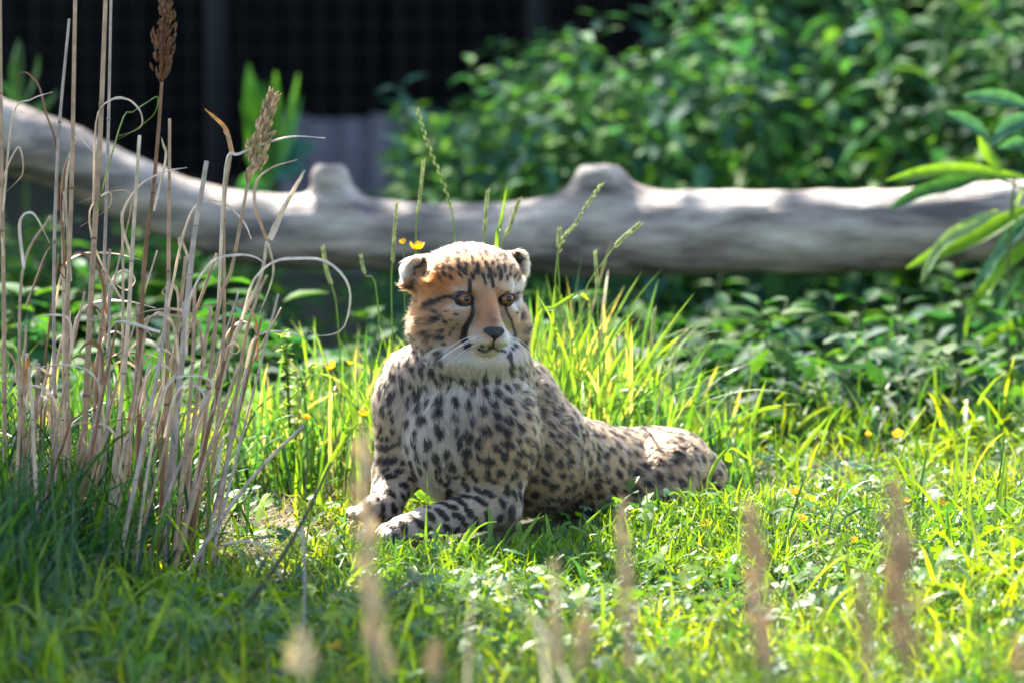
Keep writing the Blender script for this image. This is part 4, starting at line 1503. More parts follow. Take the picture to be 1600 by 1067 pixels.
def hedge():
    """deep leaf mass closing the view on the right"""
    n = 26000
    x = G.uniform(0.25, 3.0, n); y = G.uniform(5.9, 6.4, n); z = G.uniform(-0.45, 2.1, n)
    edge = 0.35 + 0.25 * np.sin(z * 4) + 0.2 * smooth(0.6, 1.4, z) * -1
    k = (x > edge) & (G.random(n) < 0.5 + 0.5 * smooth(-.3, .4, vn(x * 1.0, z, 6, 61)))
    x, y, z = x[k], y[k], z[k]; n = len(x)
    V0, Q0 = leaf_arrays(0.085, 0.042, 0.6, 4, 0)
    Rm = []
    az = G.uniform(0, 6.28, n); pt = G.normal(0.3, 0.6, n); s = G.uniform(.7, 1.3, n)
    ca, sa, cp, sp = np.cos(az), np.sin(az), np.cos(pt), np.sin(pt)
    X = V0[None, :, 0] * s[:, None]; Y = V0[None, :, 1] * s[:, None]; Z = V0[None, :, 2] * s[:, None]
    X2 = X * cp[:, None] + Z * sp[:, None]; Z2 = -X * sp[:, None] + Z * cp[:, None]
    V = np.stack([x[:, None] + X2 * ca[:, None] - Y * sa[:, None], y[:, None] + X2 * sa[:, None] + Y * ca[:, None], z[:, None] + Z2], -1)
    m = V0.shape[0]
    Q = (Q0[None] + (np.arange(n) * m)[:, None, None]).reshape(-1, 4)
    c = np.repeat(pick(np.array([(0.03, 0.085, 0.03), (0.025, 0.07, 0.035), (0.045, 0.11, 0.03)]), n), m, 0)
    root = empty('hedge', (1.6, 6.2, gz(1.6, 6.2)))
    tag(root, 'deep green leafy hedge closing the view behind the nettles', 'hedge')
    B = np.array(root.location)
    o = mesh_obj('foliage', V.reshape(-1, 3) - B, Q, M_NETTLE, root, c); o['kind'] = 'stuff'
    for k in range(7):
        x0 = 0.7 + k * 0.35
        m_ = MB(); m_.tube([(x0 - B[0], 0, -.1), (x0 + .06 - B[0], .05, 0.8), (x0 - .04 - B[0], .02, 1.9)], [0.02, 0.014, 0.006], 6, (0.06, 0.045, 0.03))
        m_.build('stem', M_STRAW, root)


hedge()


def added_shade_tree(loc, trunk_h, crown, nleaf, seed, label):  # trees added out of view so that their crowns cast shade
    r = np.random.default_rng(seed)
    root = empty('tree', loc); tag(root, label, 'tree')
    rr = random.Random(seed)
    m = MB()
    tp = [(0, 0, -0.2), (0.05, 0, trunk_h * .4), (-.05, .05, trunk_h * .8), (0, 0, trunk_h * 1.25)]
    m.tube(spline(tp, 12), np.linspace(.17, .05, 12), 12, (0.10, 0.075, 0.055)); m.build('trunk', M_STRAW, root)
    cl = []
    m = MB()
    for k in range(16):
        a = rr.uniform(0, 6.28); q = rr.uniform(.25, 1)
        c = np.array([crown[0] * q * math.cos(a), crown[1] * q * math.sin(a), trunk_h + crown[2] * rr.uniform(-.3, 1)])
        m.tube(spline([(0, 0, trunk_h * rr.uniform(.6, 1.1)), tuple(c * [.5, .5, 1] + [0, 0, -.3]), tuple(c)], 6), np.linspace(.045, .01, 6), 5, (0.10, 0.075, 0.055))
        cl.append(c)
    m.build('limbs', M_STRAW, root)
    cl = np.array(cl)
    idx = r.integers(0, len(cl), nleaf)
    P = cl[idx] + r.normal(0, 1, (nleaf, 3)) * np.array([.42, .42, .3])
    V0, Q0 = leaf_arrays(0.11, 0.06, 0.6, 4, 0)
    az = r.uniform(0, 6.28, nleaf); ca, sa = np.cos(az), np.sin(az); tl = r.normal(0, .5, nleaf)
    X = V0[None, :, 0]; Y = V0[None, :, 1]; Z = V0[None, :, 2]
    V = np.stack([P[:, :1] + X * ca[:, None] - Y * sa[:, None], P[:, 1:2] + X * sa[:, None] + Y * ca[:, None], P[:, 2:] + Z + X * tl[:, None]], -1)
    mm = len(V0)
    Q = (Q0[None] + (np.arange(nleaf) * mm)[:, None, None]).reshape(-1, 4)
    c = np.repeat(pick(np.array([(0.05, 0.12, 0.03), (0.04, 0.10, 0.03), (0.07, 0.15, 0.03)]), nleaf), mm, 0)
    o = mesh_obj('crown', V.reshape(-1, 3), Q, M_NETTLE, root, c)


added_shade_tree((-3.0, 8.4, gz(-2.6, 8.4)), 4.3, (1.9, 1.3, 1.0), 9000, 1, 'broad unseen tree added beyond the wire fence to shade the nettles')
added_shade_tree((1.0, 8.5, gz(1.0, 8.5)), 4.3, (1.9, 1.2, 1.0), 17000, 2, 'second unseen tree added beyond the wire fence above the hedge for shade')
added_shade_tree((-1.9, 5.9, gz(-1.9, 5.9)), 4.4, (1.5, 0.3, 0.5), 1500, 4, 'slender unseen tree added left of the fence to cast dappled shade on the log')
added_shade_tree((-2.38, 1.25, gz(-2.38, 1.25)), 3.3, (0.7, 0.35, 0.4), 16000, 3, 'small unseen tree added left of the enclosure to shade the reeds')


# ------------------------------------------------------------------ plants with leaves one can tell apart
def leaf_from_px(parent, pts, y, width_px, col, mat, org, n=9, name='leaf', prof=None):
    P = spline(px_path(pts, y, 0.015), n)
    t = np.linspace(0, 1, n)
    w_ = (np.sin(np.pi * np.clip(t, 0.02, 0.985) ** 0.8) ** 0.75 if prof is None else prof(t)) * width_px / 1000 * ((y + 8) / 8)
    m = MB(); m.ribbon(P - np.array(org), w_, side=(0.25, 0.5, 0.9), col=col, fold=0.3)
    return m.build(name, mat, parent)


def right_shrub():
    y = 1.6
    b = at_y(1625, 600, y)
    org = (b.x, y, gz(b.x, y))
    root = empty('broadleaf_shrub', org)
    tag(root, 'shrub with long pointed leaves reaching in over the right end of the log', 'shrub')
    teal = (0.05, 0.14, 0.09); yg = (0.15, 0.27, 0.02); dg = (0.04, 0.12, 0.035); pl = (0.20, 0.28, 0.12)
    m = MB()
    for pts, r0 in (([(1640, 900), (1625, 600), (1612, 330), (1618, 100)], .008), ([(1630, 700), (1600, 560), (1575, 430), (1585, 280)], .006), ([(1640, 620), (1560, 520), (1520, 470)], .004), ([(1615, 300), (1520, 272), (1400, 285)], .0025)):
        P = spline(px_path(pts, y), 12)
        P[:, 2] = np.maximum(P[:, 2], org[2] - .02)
        m.tube(P - np.array(org), np.linspace(r0, r0 * .5, 12), 6, (0.10, 0.14, 0.05))
    m.build('stem', M_BROAD, root)
    for pts, wd, c in (([(1610, 165), (1555, 152), (1503, 150)], 26, teal), ([(1545, 215), (1510, 190), (1478, 176)], 26, teal), ([(1615, 180), (1575, 200), (1548, 230)], 30, teal),
                       ([(1530, 212), (1545, 240), (1566, 268)], 24, yg), ([(1600, 278), (1510, 266), (1440, 270), (1384, 283)], 24, yg), ([(1540, 272), (1480, 290), (1430, 306), (1388, 328)], 30, dg),
                       ([(1560, 330), (1500, 362), (1462, 396), (1440, 442)], 28, pl), ([(1615, 322), (1540, 362), (1475, 392), (1416, 420)], 36, yg), ([(1612, 338), (1575, 380), (1545, 425), (1520, 462)], 38, teal),
                       ([(1615, 370), (1580, 410), (1545, 450), (1516, 475)], 32, yg), ([(1600, 290), (1590, 315), (1578, 345)], 20, pl), ([(1540, 455), (1515, 490), (1508, 530)], 24, yg),
                       ([(1610, 505), (1570, 520), (1528, 545)], 30, yg), ([(1600, 470), (1560, 480), (1535, 515)], 22, dg), ([(1620, 575), (1580, 590), (1555, 625)], 26, yg), ([(1600, 420), (1570, 470), (1560, 510)], 26, dg),
                       ([(1620, 240), (1590, 225), (1560, 232)], 24, teal), ([(1615, 600), (1600, 640), (1580, 665)], 22, dg), ([(1625, 440), (1605, 480), (1600, 540)], 30, yg), ([(1560, 540), (1530, 580), (1490, 600)], 20, dg),
                       ([(1625, 640), (1570, 650), (1530, 640)], 20, yg)):
        leaf_from_px(root, pts, y + rnd.uniform(-.06, .06), wd * 0.95, c, M_BROAD, org)


right_shrub()


def bright_shrub():
    y = 3.7
    b = at_y(425, 330, y); org = (b.x, y, gz(b.x, y))
    root = empty('leafy_shoot', org)
    tag(root, 'bright green upright leafy shoot against the black shed', 'plant')
    m = MB(); P = spline([(0, 0, 0), (.01, 0, .4), (0, 0, .75)], 8); m.tube(P, np.linspace(.008, .004, 8), 6, (0.08, 0.14, 0.04)); m.build('stem', M_BROAD, root)
    g1 = (0.10, 0.26, 0.03); g2 = (0.06, 0.20, 0.05); t1 = (0.05, 0.15, 0.11)
    for pts, wd, c in (([(415, 270), (392, 180), (388, 100)], 26, g1), ([(418, 270), (408, 190), (404, 125)], 24, g2), ([(422, 270), (428, 190), (430, 112)], 26, g1), ([(426, 275), (448, 200), (466, 115)], 24, g1),
                       ([(424, 280), (455, 210), (472, 150)], 20, g2), ([(420, 280), (395, 220), (378, 160)], 24, g1), ([(422, 290), (440, 240), (450, 180)], 26, g2), ([(422, 290), (400, 250), (385, 225)], 28, g1),
                       ([(430, 262), (465, 232), (495, 232)], 26, t1), ([(426, 280), (455, 262), (480, 268)], 20, t1), ([(420, 300), (392, 290), (372, 300)], 24, g2), ([(420, 250), (415, 190), (418, 130)], 22, g1)):
        leaf_from_px(root, pts, y + rnd.uniform(-.05, .05), wd * 1.6, c, M_BROAD, org)
    y = 3.4
    b = at_y(35, 300, y); org = (b.x, y, gz(b.x, y))
    root = empty('leafy_shoot', org)
    tag(root, 'dim green leafy shoot above the raised left end of the log', 'plant')
    m = MB(); m.tube(spline([(0, 0, 0), (.01, 0, .5), (0, 0, .95)], 8), np.linspace(.008, .004, 8), 6, (0.08, 0.14, 0.04)); m.build('stem', M_BROAD, root)
    for pts, wd in (([(35, 160), (20, 110), (30, 60)], 20), ([(38, 165), (55, 120), (60, 85)], 18), ([(35, 170), (10, 140), (-10, 130)], 18), ([(36, 180), (75, 160), (90, 140)], 16), ([(36, 190), (12, 185), (0, 200)], 16)):
        leaf_from_px(root, pts, y, wd, (0.06, 0.15, 0.03), M_BROAD, org)


bright_shrub()


def weed():
    """pale yellow-green weed with small leaves left of the cub"""
    y = 0.42
    b = at_y(455, 700, y); org = (b.x, y, gz(b.x, y)); root = empty('pale_weed', org)
    tag(root, 'pale yellow-green weed with many small leaves among the grass left of the cub', 'weed')
    m = MB(); rr = random.Random(4); tips = []
    for k in range(5):
        tx, ty = rr.uniform(430, 500), rr.uniform(520, 580)
        P = spline([np.array(org), np.array(at_y(455 + (tx - 455) * .4, 620, y)), np.array(at_y(tx, ty, y + rr.uniform(-.05, .05)))], 10) - np.array(org)
        m.tube(P, np.linspace(.002, .001, 10), 5, (0.14, 0.22, 0.05)); tips.append(P)
    m.build('stem', M_GRASS, root)
    for P in tips:
        for q in range(3, 10):
            for s in (0, 1, 2):
                M = Matrix.Translation(P[q]) @ Matrix.Rotation(rr.uniform(0, 6.28), 4, 'Z') @ Matrix.Rotation(rr.uniform(-.9, .1), 4, 'Y')
                V, Q = leaf_arrays(0.016, 0.010, .4, 5); A = np.array(M)
                m2 = MB(); m2.add(V @ A[:3, :3].T + A[:3, 3], Q, None, (0.22, 0.32, 0.06)); m2.build('leaf', M_GRASS, root)


weed()


# ------------------------------------------------------------------ dry reeds on the left
RC = {'t': (0.40, 0.25, 0.15), 'p': (0.54, 0.39, 0.26), 'b': (0.22, 0.10, 0.045), 'g': (0.40, 0.30, 0.24), 'o': (0.55, 0.24, 0.05), 'w': (0.50, 0.39, 0.29), 'y': (0.10, 0.16, 0.03), 'h': (0.62, 0.43, 0.25), 'k': (0.06, 0.075, 0.03)}
GRP_R = 'dry reed stalks in the clump on the left'


def reed_stem(root, org, pts, y, wpx, col, mat=None, taper=.55):
    m = MB(); n = 22
    P = spline(px_path(pts, y), n)
    s = (y + 8) / 8 / 2000
    rad = np.linspace(1, taper, n) * wpx * s
    P = P - np.array(org)
    c = np.tile(np.array(col), (n, 1)) * (1 + 0.12 * np.sin(np.arange(n) * 2.3 + pts[0][0]))[:, None]
    m.tube(P, rad, 7, c)
    o = m.build('stem', mat or M_REED, root)
    # joints along the cane
    mj = MB()
    for q in range(4, n - 2, 6):
        mj.tube([P[q] - (P[q + 1] - P[q]) * .06, P[q] + (P[q + 1] - P[q]) * .06], rad[q] * 1.35, 7, np.array(col) * .6)
    mj.build('joint', mat or M_REED, root)
    return P


def seed_head(root, P0, P1, r0, col, seed, n=150, name='seed_head'):
    rr = np.random.default_rng(seed)
    P0 = np.array(P0); P1 = np.array(P1); ax = P1 - P0; L = np.linalg.norm(ax); ax /= L
    m = MB()
    t = rr.random(n)
    prof = np.sin(np.pi * t ** .7) ** .6 * r0
    an = rr.uniform(0, 6.28, n)
    u = np.cross(ax, [0, 1, 0]); u /= np.linalg.norm(u); v = np.cross(ax, u)
    root_p = P0 + ax * (t * L)[:, None] + (u * np.cos(an)[:, None] + v * np.sin(an)[:, None]) * (prof * rr.uniform(.2, .9, n))[:, None]
    dirs = ax * 1.0 + (u * np.cos(an)[:, None] + v * np.sin(an)[:, None]) * rr.uniform(.1, .5, n)[:, None]
    for i in range(n):
        ln = rr.uniform(.5, 1.1) * L * .10
        a = root_p[i]; b = a + dirs[i] * ln
        m.tube([a, (a + b) / 2 + u * ln * .06, b], np.array([.3, 1, .15]) * r0 * rr.uniform(.09, .17), 4, np.array(col) * rr.uniform(.6, 1.25), cap=False)
    m.tube([P0, P1], [r0 * .18, r0 * .08], 5, np.array(col) * .7)
    return m.build(name, M_STRAW, root)


def reed(pts, y, wpx, c, label, leaves=(), head=None):
    b = at_y(pts[0][0], pts[0][1], y)
    org = (b.x, y, gz(b.x, y))
    root = empty('reed', org); tag(root, label, 'reed', GRP_R)
    p = [np.array(at_y(a[0], a[1], y)) for a in pts]
    p2 = [(np.array([p[0][0], y, org[2] - .01]))] if p[0][2] > org[2] + .02 else []
    m_pts = pts
    P = None
    m = MB(); n = 24
    C_ = spline(np.array(p2 + p), n)
    C_[:, 2] = np.maximum(C_[:, 2], org[2] - .012)
    s = (y + 8) / 8 / 2000
    rad = np.linspace(1, .6, n) * wpx * s
    C_ = C_ - np.array(org)
    cc = np.tile(np.array(RC[c]), (n, 1)) * (1 + .14 * np.sin(np.arange(n) * 1.9 + pts[0][0]))[:, None]
    m.tube(C_, rad, 7, cc); m.build('stem', M_REED, root)
    for q in range(5, n - 3, 6):
        mj = MB(); mj.tube([C_[q] - (C_[q + 1] - C_[q]) * .05, C_[q] + (C_[q + 1] - C_[q]) * .05], rad[q] * 1.3, 7, np.array(RC[c]) * .55)
        mj.build('joint', M_REED, root)
    for lp, lw, lc in leaves:
        n2 = 26
        L_ = spline(px_path(lp, y, .02), n2) - np.array(org)
        t = np.linspace(0, 1, n2)
        ww = lw * s * 2 * np.clip(1.05 - t ** 3, .25, 1)
        mr = MB(); mr.ribbon(L_, ww, side=(0.5, 1.0, 0.35), col=np.tile(np.array(RC[lc]), (n2, 1)) * (1 + .12 * np.sin(np.arange(n2)))[:, None], fold=.45)
        mr.build('leaf', M_REED if lc != 'y' else M_GRASS, root)
    if head:
        h0 = np.array(at_y(*head[0], y)) - np.array(org); h1 = np.array(at_y(*head[1], y)) - np.array(org)
        seed_head(root, h0, h1, head[2] * s, RC[head[3]], int(pts[0][0]) + 3, 170)
    return root


reed([(8, 880), (6, 500), (2, 200), (0, -30)], -.35, 8, 't', 'straight tan reed cut by the left border of the view', [([(4, 400), (0, 300), (28, 230), (36, 270), (10, 300)], 5, 'p'), ([(4, 330), (20, 180), (50, 155), (82, 144)], 5, 'p')])
reed([(92, 860), (84, 500), (90, 240), (108, 30)], -.30, 7, 'g', 'grey tapering reed leaning right with a bare tip at the far left', [([(90, 330), (87, 230), (72, 180), (60, 135), (42, 115), (28, 118), (26, 142)], 5, 'b')])
reed([(112, 820), (104, 560), (112, 280), (118, -30)], -.32, 10, 't', 'thick tan reed running out of the top, third from the left', [([(110, 440), (102, 300), (112, 235), (122, 214), (150, 243)], 6, 'p')])
reed([(124, 850), (140, 500), (156, 220), (166, -30)], -.28, 11, 't', 'stout double-looking tan reed running out of the top', [([(145, 320), (150, 190), (172, 157), (200, 155), (220, 175), (219, 200), (183, 214)], 5, 'p'), ([(150, 330), (190, 190), (208, 175), (230, 160), (247, 152), (240, 180), (200, 210), (175, 222)], 4, 'y')])
reed([(150, 860), (158, 560), (168, 250), (174, -30)], -.18, 7, 'g', 'thinner greyish reed touching the stout one')
reed([(215, 880), (222, 470), (240, 290), (248, 200), (253, 125)], -.30, 8, 'b', 'brown reed carrying a large drooping brown seed plume', [([(240, 330), (258, 250), (254, 225), (252, 215)], 6, 'w')], head=((252, 128), (262, -18), 42, 'b'))
reed([(255, 870), (262, 520), (264, 330), (265, 186)], -.22, 8, 't', 'tan reed with a blunt cut top right of the brown plume', [([(262, 480), (285, 370), (310, 318), (350, 318), (380, 345), (393, 374)], 7, 'p')])
reed([(165, 860), (196, 560), (206, 400), (218, 212)], -.38, 9, 'p', 'pale pointed reed left of the brown plume', [([(203, 400), (190, 340), (218, 290), (260, 268), (292, 262)], 7, 'p')])
reed([(250, 900), (290, 500), (302, 380), (323, 252)], -.36, 12, 'g', 'thick grey reed with a frayed pale tip standing before the log', [([(298, 420), (290, 395), (280, 372), (282, 405)], 7, 'p')])
reed([(300, 860), (338, 500), (362, 420), (388, 282)], -.30, 8, 't', 'tan reed topped by a long pale golden seed head', [([(340, 480), (352, 262), (375, 240), (420, 222), (460, 213), (508, 216)], 8, 'w')], head=((387, 285), (428, 146), 40, 'h'))
reed([(318, 870), (348, 560), (350, 330), (361, 235), (350, 205)], -.26, 6, 't', 'slim reed ending in a curled orange leaf', [([(361, 240), (352, 205), (338, 188), (320, 171)], 11, 'o')])
reed([(272, 880), (356, 560), (405, 440), (417, 378)], -.42, 8, 'p', 'pale reed leaning right with a split dry top', [([(417, 378), (398, 325), (400, 285), (425, 262), (464, 250)], 8, 't'), ([(420, 372), (440, 330), (462, 290), (476, 266)], 14, 'p'), ([(420, 380), (428, 420), (420, 455), (405, 490)], 6, 'w')])
reed([(318, 860), (345, 765), (368, 660), (385, 574)], -.5, 7, 'g', 'short grey broken reed at the right of the clump')
reed([(262, 960), (320, 850), (395, 745), (474, 664)], -.6, 8, 'g', 'grey reed leaning far right low over the grass')
reed([(168, 960), (210, 760), (250, 560), (263, 440)], -.6, 9, 'g', 'leaning grey reed with a hidden top in the middle of the clump', [([(250, 520), (180, 505), (165, 560)], 8, 'w')])
reed([(272, 870), (290, 700), (301, 560), (304, 450)], -.5, 9, 't', 'upright tan reed ending behind a curled leaf', [([(290, 560), (296, 470), (330, 410), (370, 398), (400, 402), (418, 417)], 7, 'w')])
reed([(330, 900), (378, 560), (400, 470), (417, 430)], -.45, 7, 't', 'tan reed carrying the longest arching white leaf', [([(378, 500), (395, 440), (430, 408), (470, 403), (510, 408), (540, 435), (548, 470), (535, 515), (500, 525), (484, 517)], 7, 'w')])
reed([(215, 850), (245, 650), (262, 600), (275, 585)], -.55, 6, 'p', 'low pale reed with a thin looping white leaf', [([(250, 640), (266, 595), (300, 586), (330, 595), (335, 635), (312, 670)], 4, 'w')])
reed([(60, 860), (50, 640), (42, 560), (44, 555)], -.5, 8, 'p', 'stubby reed with an orange torn leaf near the left border', [([(40, 600), (42, 560), (50, 575)], 10, 'o'), ([(44, 640), (20, 590), (0, 600)], 7, 'p')])
reed([(35, 860), (30, 600), (36, 420), (75, 345), (78, 340)], -.4, 6, 't', 'bent reed behind the left border leaves', [([(36, 420), (30, 350), (52, 333), (78, 380)], 8, 'w'), ([(40, 480), (70, 400), (80, 385)], 6, 'b')])
reed([(180, 850), (190, 620), (192, 430), (190, 330)], -.2, 6, 'p', 'thin pale reed in the heart of the clump', [([(190, 470), (150, 395), (140, 330), (170, 300), (170, 325), (125, 355)], 5, 'p'), ([(188, 400), (205, 310), (172, 300), (118, 320)], 4, 't')])
reed([(98, 850), (100, 560), (98, 350), (100, 300)], -.15, 7, 'p', 'short pale reed behind the thick tan ones', [([(100, 420), (96, 290), (118, 225), (140, 222)], 7, 'b')])
rr_ = random.Random(99)
for k in range(48):
    bx = rr_.uniform(0, 330); by = rr_.uniform(800, 940)
    hgt = rr_.uniform(220, 480)
    ln = rr_.uniform(.02, .28) * (0.5 + bx / 330)
    yb = (-0.1 - (by - 830) / 190 * 1.0) * .8
    bw = rr_.uniform(-12, 12)
    pts = [(bx, by), (bx + hgt * .5 * ln + bw, by - hgt * .5), (bx + hgt * ln * 1.15, by - hgt)]
    lv = []
    if rr_.random() < .75:
        q = pts[1]; s = rr_.choice((-1, 1)); Rr = rr_.uniform(12, 38)
        q = (bx + hgt * ln * .9, by - hgt * .85)
        k3 = rr_.random()
        tail = [(q[0] + s * Rr * 2.1, q[1] - Rr * 1.2), (q[0] + s * Rr * 1.7, q[1] - Rr * .5)] if k3 < .5 else [(q[0] + s * Rr * 2.8, q[1] - Rr * 1.9), (q[0] + s * Rr * 4.0, q[1] - Rr * 1.6)]
        if k3 > .8: tail = [(q[0] + s * Rr * 2.0, q[1] - Rr * 1.2), (q[0] + s * Rr * 1.4, q[1] - Rr * .5), (q[0] + s * Rr * .7, q[1] - Rr * .9), (q[0] + s * Rr * 1.0, q[1] - Rr * 1.5)]
        lv = [([(q[0] - ln * 20, q[1] + 30), (q[0] + s * Rr * .4, q[1] - Rr * 1.2), (q[0] + s * Rr * 1.3, q[1] - Rr * 1.9)] + tail, rr_.uniform(4, 8), rr_.choice('ptpwb'))]
    reed(pts, yb, rr_.uniform(4, 10), (cc_ := rr_.choice('ttpgb')), {'t': 'tan', 'p': 'pale straw', 'g': 'greyish', 'b': 'dark brown'}[cc_] + ' dry reed, ' + ('tall' if hgt > 380 else 'middling' if hgt > 290 else 'short') + (', leaning,' if ln > .16 else ', upright,') + (' one curled leaf, ' if lv else ' leafless, ') + ['by the left border', 'left of the plume', 'under the brown plume', 'right of the plume', 'at the right of the clump'][int(bx // 67)], lv)


# twigs on the ground
def twig(pts, y, wpx, col, label):
    org = at_y(pts[-1][0], pts[-1][1], y[-1])
    P = np.array([list(at_y(a, b, yy)) for (a, b), yy in zip(pts, y)])
    m = MB(); n = 16; C_ = spline(P, n) 
    m.tube(C_ - np.array(org), np.linspace(.5, 1, n) * wpx / 2000, 7, col)
    o = m.build('twig', M_STRAW); o.location = org; tag(o, label, 'twig')


twig([(660, 900), (600, 935), (505, 985), (430, 1035)], (-.75, -.85, -1.0, -1.15), 7, (0.12, 0.10, 0.09), 'thin dark twig rising towards the paws from the grass')
twig([(518, 722), (470, 820), (420, 900), (362, 972)], (-.85, -.9, -.95, -1.0), 9, (0.07, 0.085, 0.035), 'dark green leaning stalk between the reeds and the cub')
twig([(474, 1000), (476, 900), (472, 825)], (-1.2, -1.15, -1.1), 5, (0.34, 0.28, 0.25), 'thin pale upright stalk left of the long twig')
twig([(440, 905), (420, 860), (385, 845), (350, 850)], (-.9, -.88, -.86, -.84), 5, (0.42, 0.36, 0.28), 'small arching white dead leaf low beside the reeds')

# ------------------------------------------------------------------ grass stems with seed heads
GRP_S = 'flowering grass stems behind the cub'


def grass_stem(pts, y, wpx, label, hp, col=(0.16, 0.24, 0.05), hc=(0.46, 0.50, 0.22)):
    b = at_y(pts[0][0], pts[0][1], y); org = (b.x, y, gz(b.x, y))
    root = empty('flowering_grass', org); tag(root, label, 'grass stem', GRP_S)
    P = [np.array([b.x + .01, y, org[2] - .01])] + [np.array(at_y(a, c, y)) for a, c in pts]
    C_ = spline(P, 16) - np.array(org)
    C_[:, 2] = np.maximum(C_[:, 2], -.012)
    s = (y + 8) / 8 / 1000
    m = MB(); m.tube(C_, np.linspace(.0014, .0009, 16), 5, col); m.build('stem', M_GRASS, root)
    # spikelets along the upper part
    h0 = int(16 * (1 - hp))
    ps = C_[h0:]
    mb = MB(); rr = random.Random(int(pts[-1][0]))
    seg = spline(ps, 26)
    ax = seg[-1] - seg[0]; ax /= np.linalg.norm(ax)
    u = np.cross(ax, [0, 1, 0]); u /= np.linalg.norm(u)
    for q in range(25):
        sd = 1 if q % 2 else -1
        a = seg[q]; t_ = q / 25
        o_ = u * sd * wpx * s * .22 + np.array([0, 1, 0]) * rr.uniform(-.3, .3) * wpx * s
        mb.tube([a, a + o_ + ax * .004, a + o_ * 1.3 + ax * .010], np.array([.35, 1, .2]) * wpx * s * .24, 5, np.array(hc) * rr.uniform(.75, 1.2), cap=False)
    mb.build('seed_head', M_STRAW, root)


for pts, y, wd, lb, hp in (
        ([(712, 400), (700, 310), (672, 235), (652, 172)], .45, 8, 'long thin green grass spike curving left high above the head of the cub', .62),
        ([(650, 400), (655, 320), (662, 252)], .40, 7, 'pale green grass spike left of the long curving one', .5),
        ([(612, 480), (614, 400), (620, 318)], .35, 7, 'short grass spike directly above the ear on the left', .4),
        ([(757, 420), (758, 350), (762, 300)], .45, 8, 'pale blunt grass spike above the crown of the head', .55),
        ([(782, 420), (795, 360), (811, 313)], .42, 8, 'grass spike leaning right above the crown of the head', .5),
        ([(868, 430), (900, 350), (940, 288)], .40, 8, 'slanting grass spike crossing the log under its big stub', .6),
        ([(905, 500), (950, 400), (998, 352)], .42, 9, 'straw-coloured spike slanting right across the lower edge of the log', .3),
        ([(935, 520), (933, 450), (930, 396)], .40, 7, 'upright grass spike below the big stub of the log', .4),
        ([(875, 470), (872, 410), (874, 362)], .44, 9, 'knobbly grass head right of the ear on the right', .25),
        ([(1022, 600), (1018, 540), (1023, 485)], .5, 7, 'grass spike at the right end of the tall grass', .4),
        ([(1030, 600), (1050, 545), (1080, 513)], .5, 7, 'grass spike bowing right from the end of the tall grass', .4),
        ([(1130, 740), (1134, 680), (1138, 616)], .6, 14, 'fat cream grass head standing right behind the rump of the cub', .3),
        ([(1407, 760), (1402, 700), (1398, 645)], .6, 9, 'dark pointed bud above the buttercups on the right', .25),
        ([(590, 470), (570, 430), (565, 405)], .4, 7, 'small grass spike left of the cub ear before the log', .35),
        ([(528, 500), (512, 430), (505, 390)], .5, 8, 'grass spike standing before the log beside the white arching leaf', .5)):
    grass_stem(pts, y, wd, lb, hp)


def broad_blade(pts, y, wpx, label, col=(0.15, 0.25, 0.02)):
    b = at_y(pts[0][0], pts[0][1], y); org = (b.x, y, gz(b.x, y))
    P = [np.array([b.x, y, org[2] - .01])] + [np.array(at_y(a, c, y + .02 * i)) for i, (a, c) in enumerate(pts)]
    C_ = spline(P, 14) - np.array(org); C_[:, 2] = np.maximum(C_[:, 2], -.012)
    t = np.linspace(0, 1, 14)
    m = MB(); m.ribbon(C_, wpx / 1000 * np.clip(np.minimum(.6 + t * 2, 1) * np.sqrt(1 - t ** 3), .05, 1), side=(1, .3, .1), col=col, fold=.4)
    o = m.build('long_grass', M_GRASS); o.location = org
    tag(o, label, 'grass blade', 'broad single grass blades round the cub')


